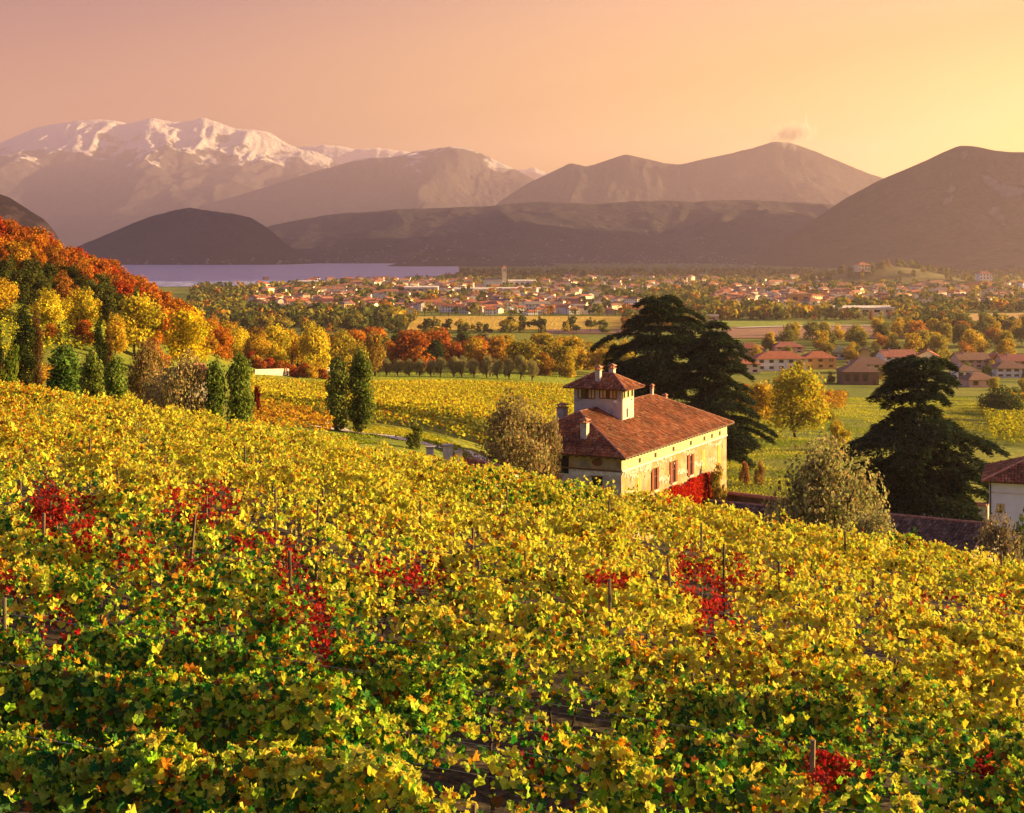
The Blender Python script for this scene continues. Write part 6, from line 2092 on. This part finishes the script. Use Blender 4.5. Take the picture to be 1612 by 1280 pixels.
# low wooded knoll on the right with a villa
def knoll():
    V, F = [], []
    n, m = 40, 16
    c = on_plain(1400, 446); c.y = 2300; c.x = (1400 - CX) / FPX * c.y
    for j in range(m + 1):
        for i in range(n):
            a = 2 * math.pi * i / n
            r = j / m
            V.append((c.x + math.cos(a) * r * 190, c.y + math.sin(a) * r * 150, -52 + 32 * (1 - smooth01(np.array(r))) + 0.0))
    for j in range(m):
        for i in range(n):
            F.append((j * n + i, (j + 1) * n + i, (j + 1) * n + (i + 1) % n, j * n + (i + 1) % n))
    me = np_mesh('knoll', np.array(V), np.array(F), smooth=True)
    tag(obj('knoll', me, mat_noise('knoll_scrub', (0.07, 0.075, 0.02), (0.15, 0.12, 0.03), 0.05, world_pos=True)), kind='structure')
    far_house('villa', (c.x - 55, c.y - 40, -27), 0.2, 'cream', 'terracotta', 1.6, 'cream villa crowning the wooded knoll', 'knoll houses')
    far_house('villa', (c.x + 135, c.y - 60, -41), 0.1, 'white', 'dull red', 1.6, 'white villa on the shoulder of the wooded knoll', 'knoll houses')
    for i in range(70):
        a, r = random.uniform(0, 6.28), math.sqrt(random.random())
        x, y = c.x + math.cos(a) * r * 150, c.y + math.sin(a) * r * 90
        rr = math.hypot((x - c.x) / 190, (y - c.y) / 150)
        z = -52 + 32 * (1 - float(smooth01(np.array(rr))))
        plant(f'far{i % 4}', (x, y, z - 0.5), random.uniform(8, 15), None, random.choice([(0.09, 0.11, 0.03), (0.14, 0.14, 0.04), (0.22, 0.17, 0.04)]), 'tree on the wooded knoll', 'tree', 'trees on the wooded knoll', name='knoll_tree')
knoll()

# --- trees on the plain: the nearest ones as things, the rest as one mass
def zone(px, py):
    if py > 522: return 'near the villa end of the ploughed plain' if px > 1000 else 'just behind the middle woods'
    if px < 520: return 'below the lake town, beside the hillside wood'
    if px < 660: return 'below the lake town, left of the golden field'
    if px < 1000: return 'beside the far golden field'
    if px < 1320: return 'between green field and dense village'
    if px < 1480: return 'around the long pale-roofed building'
    return 'on the plain near the stubble field'

def plain_trees():
    rng = np.random.default_rng(95)
    pal = [((0.10, 0.12, 0.025), 'green'), ((0.06, 0.08, 0.02), 'dark green'), ((0.32, 0.25, 0.03), 'yellow'), ((0.32, 0.15, 0.02), 'orange'), ((0.17, 0.155, 0.035), 'olive-green')]
    fields = [[(640, 522), (992, 522), (985, 497), (650, 498)], [(1110, 534), (1432, 534), (1432, 504), (1110, 504)], [(1500, 514), (1690, 514), (1690, 491), (1520, 493)]]
    mass = []
    n = 0
    cand = []
    while len(cand) < 4600:
        # even over the ground, thinning with distance
        Y = math.exp(rng.uniform(math.log(880), math.log(4200)))
        px = rng.uniform(300, 1660)
        py = CY + 50 * FPX / Y
        if px < 720 and py < np.interp(px, [200, 340, 420, 520, 600, 680, 725], [452, 452.5, 451, 447, 443, 439, 435]) + 0.6: continue
        if any(in_poly(np.array([px]), np.array([py]), f)[0] for f in fields): continue
        X = (px - CX) / FPX * Y
        if any(abs(X - q[0]) < q[2] * 0.55 and abs(Y - q[1]) < q[2] * 0.9 for q in OCC): continue
        if rng.random() < 0.8 and any(abs(X - q[0]) < q[2] * 0.7 and -90 < Y - q[1] < 10 for q in OCC): continue
        # keep the view of the town open: few trees right before the rows of houses
        if 640 < px < 900 and 495 < py < 500 and rng.random() < 0.7: continue
        cand.append((X, Y, px, py))
    cand.sort(key=lambda q: q[1])
    for X, Y, px, py in cand:
        warm = 0.25 if px > 900 else 0.0
        i = int(rng.choice(5, p=[0.30, 0.24, 0.14, 0.08, 0.24]))
        col, w = pal[i]
        h = rng.uniform(4.5, 10.5)
        if n < 285:
            plant(f'far{int(rng.integers(4))}', (X, Y, -50.2), h, h * rng.uniform(0.8, 1.2), tuple(np.array(col) * rng.uniform(0.8, 1.25)), f'{w} tree {zone(px, py)}', 'tree', f'{w} trees {zone(px, py)}', name='plain_tree')
            n += 1
        else:
            mass.append((X, Y, h, col))
    # far mass: little crowns of leaf sprays
    mass = [(a, b, h * rng.uniform(0.9, 1.3), c) for a, b, h, c in mass]
    A = np.array([(a, b, h) for a, b, h, c in mass]); C = np.array([c for *_, c in mass])
    per = 26
    N = len(A)
    d = rng.normal(size=(N * per, 3)); d /= np.linalg.norm(d, axis=1, keepdims=True)
    A2, C2 = np.repeat(A, per, 0), np.repeat(C, per, 0)
    h = A2[:, 2:3]
    P = np.column_stack([A2[:, :2], np.full(N * per, -50.0) + 0.52 * h[:, 0]]) + d * h * np.array([[0.55, 0.45, 0.46]]) * rng.uniform(0.5, 1, (N * per, 1))
    R = frames(d + rng.normal(0, 0.4, d.shape), rng)
    V, F, k = scatter(P, R, (h[:, 0] * rng.uniform(0.28, 0.5, N * per)), 'card')
    c = C2 * rng.uniform(0.65, 1.3, (N * per, 1))
    o = obj('distant_woods', np_mesh('distant_woods', V, [F], np.repeat(c, k, 0)), mat_leaf('distant_leaf', 0.3))
    tag(o, 'distant hedges and woods spread over the plain', 'woods', kind='stuff')
plain_trees()

# rows of small cypresses along the far golden field, avenue trees by the long building
for i in range(26):
    px = 655 + i * 12.5 + random.uniform(-2, 2)
    p = on_plain(px, 497.5 + random.uniform(-0.4, 0.4))
    plant('farcyp', p, random.uniform(4, 7.5), random.uniform(1.6, 2.4), (0.03, 0.045, 0.016), 'small dark cypress along the top of the far golden field', 'cypress', 'cypresses along the far golden field')
for i in range(24):
    px = 1135 + i * 12.0 + random.uniform(-3, 3)
    p = on_plain(px, 503 + random.uniform(-1, 1))
    c, w = random.choice([((0.32, 0.27, 0.03), 'yellow'), ((0.34, 0.14, 0.02), 'orange'), ((0.12, 0.13, 0.03), 'green')])
    plant(f'far{i % 4}', p, random.uniform(4.5, 8), random.uniform(4.5, 7), c, f'{w} avenue tree along the road before the dense village', 'tree', f'{w} avenue trees', name='avenue_tree')
for i in range(9):
    px = 1540 + i * 3.2
    p = on_plain(px, 462)
    plant('farcyp', p, random.uniform(10, 19), 3.0, (0.03, 0.04, 0.02), 'tall dark cypress in the clump at the mountain foot', 'cypress', 'cypress clump at the mountain foot')

# specks of villages on the lower slopes and the far shore
def slope_villages():
    rng = np.random.default_rng(97)
    deps = bpy.context.evaluated_depsgraph_get()
    mb = MB()
    def speck(x, y, z, s):
        a = rng.uniform(-0.6, 0.6)
        w, d, h = rng.uniform(7, 17) * s, rng.uniform(7, 10) * s, rng.uniform(5, 8) * s
        ca, sa = math.cos(a), math.sin(a)
        pts = [(x + ca * i * w / 2 - sa * j * d / 2, y + sa * i * w / 2 + ca * j * d / 2) for i, j in ((-1, -1), (1, -1), (1, 1), (-1, 1))]
        mb.add([(p[0], p[1], z - 4) for p in pts] + [(p[0], p[1], z + h) for p in pts] + [(x, y, z + h * 1.35)],
               [(0, 1, 5, 4), (1, 2, 6, 5), (2, 3, 7, 6), (3, 0, 4, 7), (4, 5, 8), (5, 6, 8), (6, 7, 8), (7, 4, 8)])
    for (pxa, pxb, pya, pyb, n) in ((830, 1190, 396, 430, 330), (500, 640, 385, 416, 60), (640, 840, 350, 412, 70), (860, 1150, 350, 395, 70), (200, 500, 404, 417, 40), (740, 960, 424, 438, 130), (960, 1120, 432, 440, 60)):
        for k in range(n):
            px, py = rng.uniform(pxa, pxb), pya + (pyb - pya) * rng.random() ** 0.6
            d = Vector(((px - CX) / FPX, 1.0, (CY - py) / FPX)).normalized()
            ok, loc, nrm, idx, ob, mx = scene.ray_cast(deps, Vector((0, 0, 0)) + d * 4000, d, distance=30000)
            if ok and ob.name.startswith(('mountain', 'hill', 'ground')) and loc.y < 15000:
                speck(loc.x, loc.y, loc.z, 0.55 + loc.y / 30000)
    m = mat_noise('far_village', (0.20, 0.15, 0.12), (0.36, 0.31, 0.28), 0.02, world_pos=True)
    tag(mb.build('slope_villages', m), 'pale villages scattered over the far lower slopes', 'villages', kind='stuff')
slope_villages()
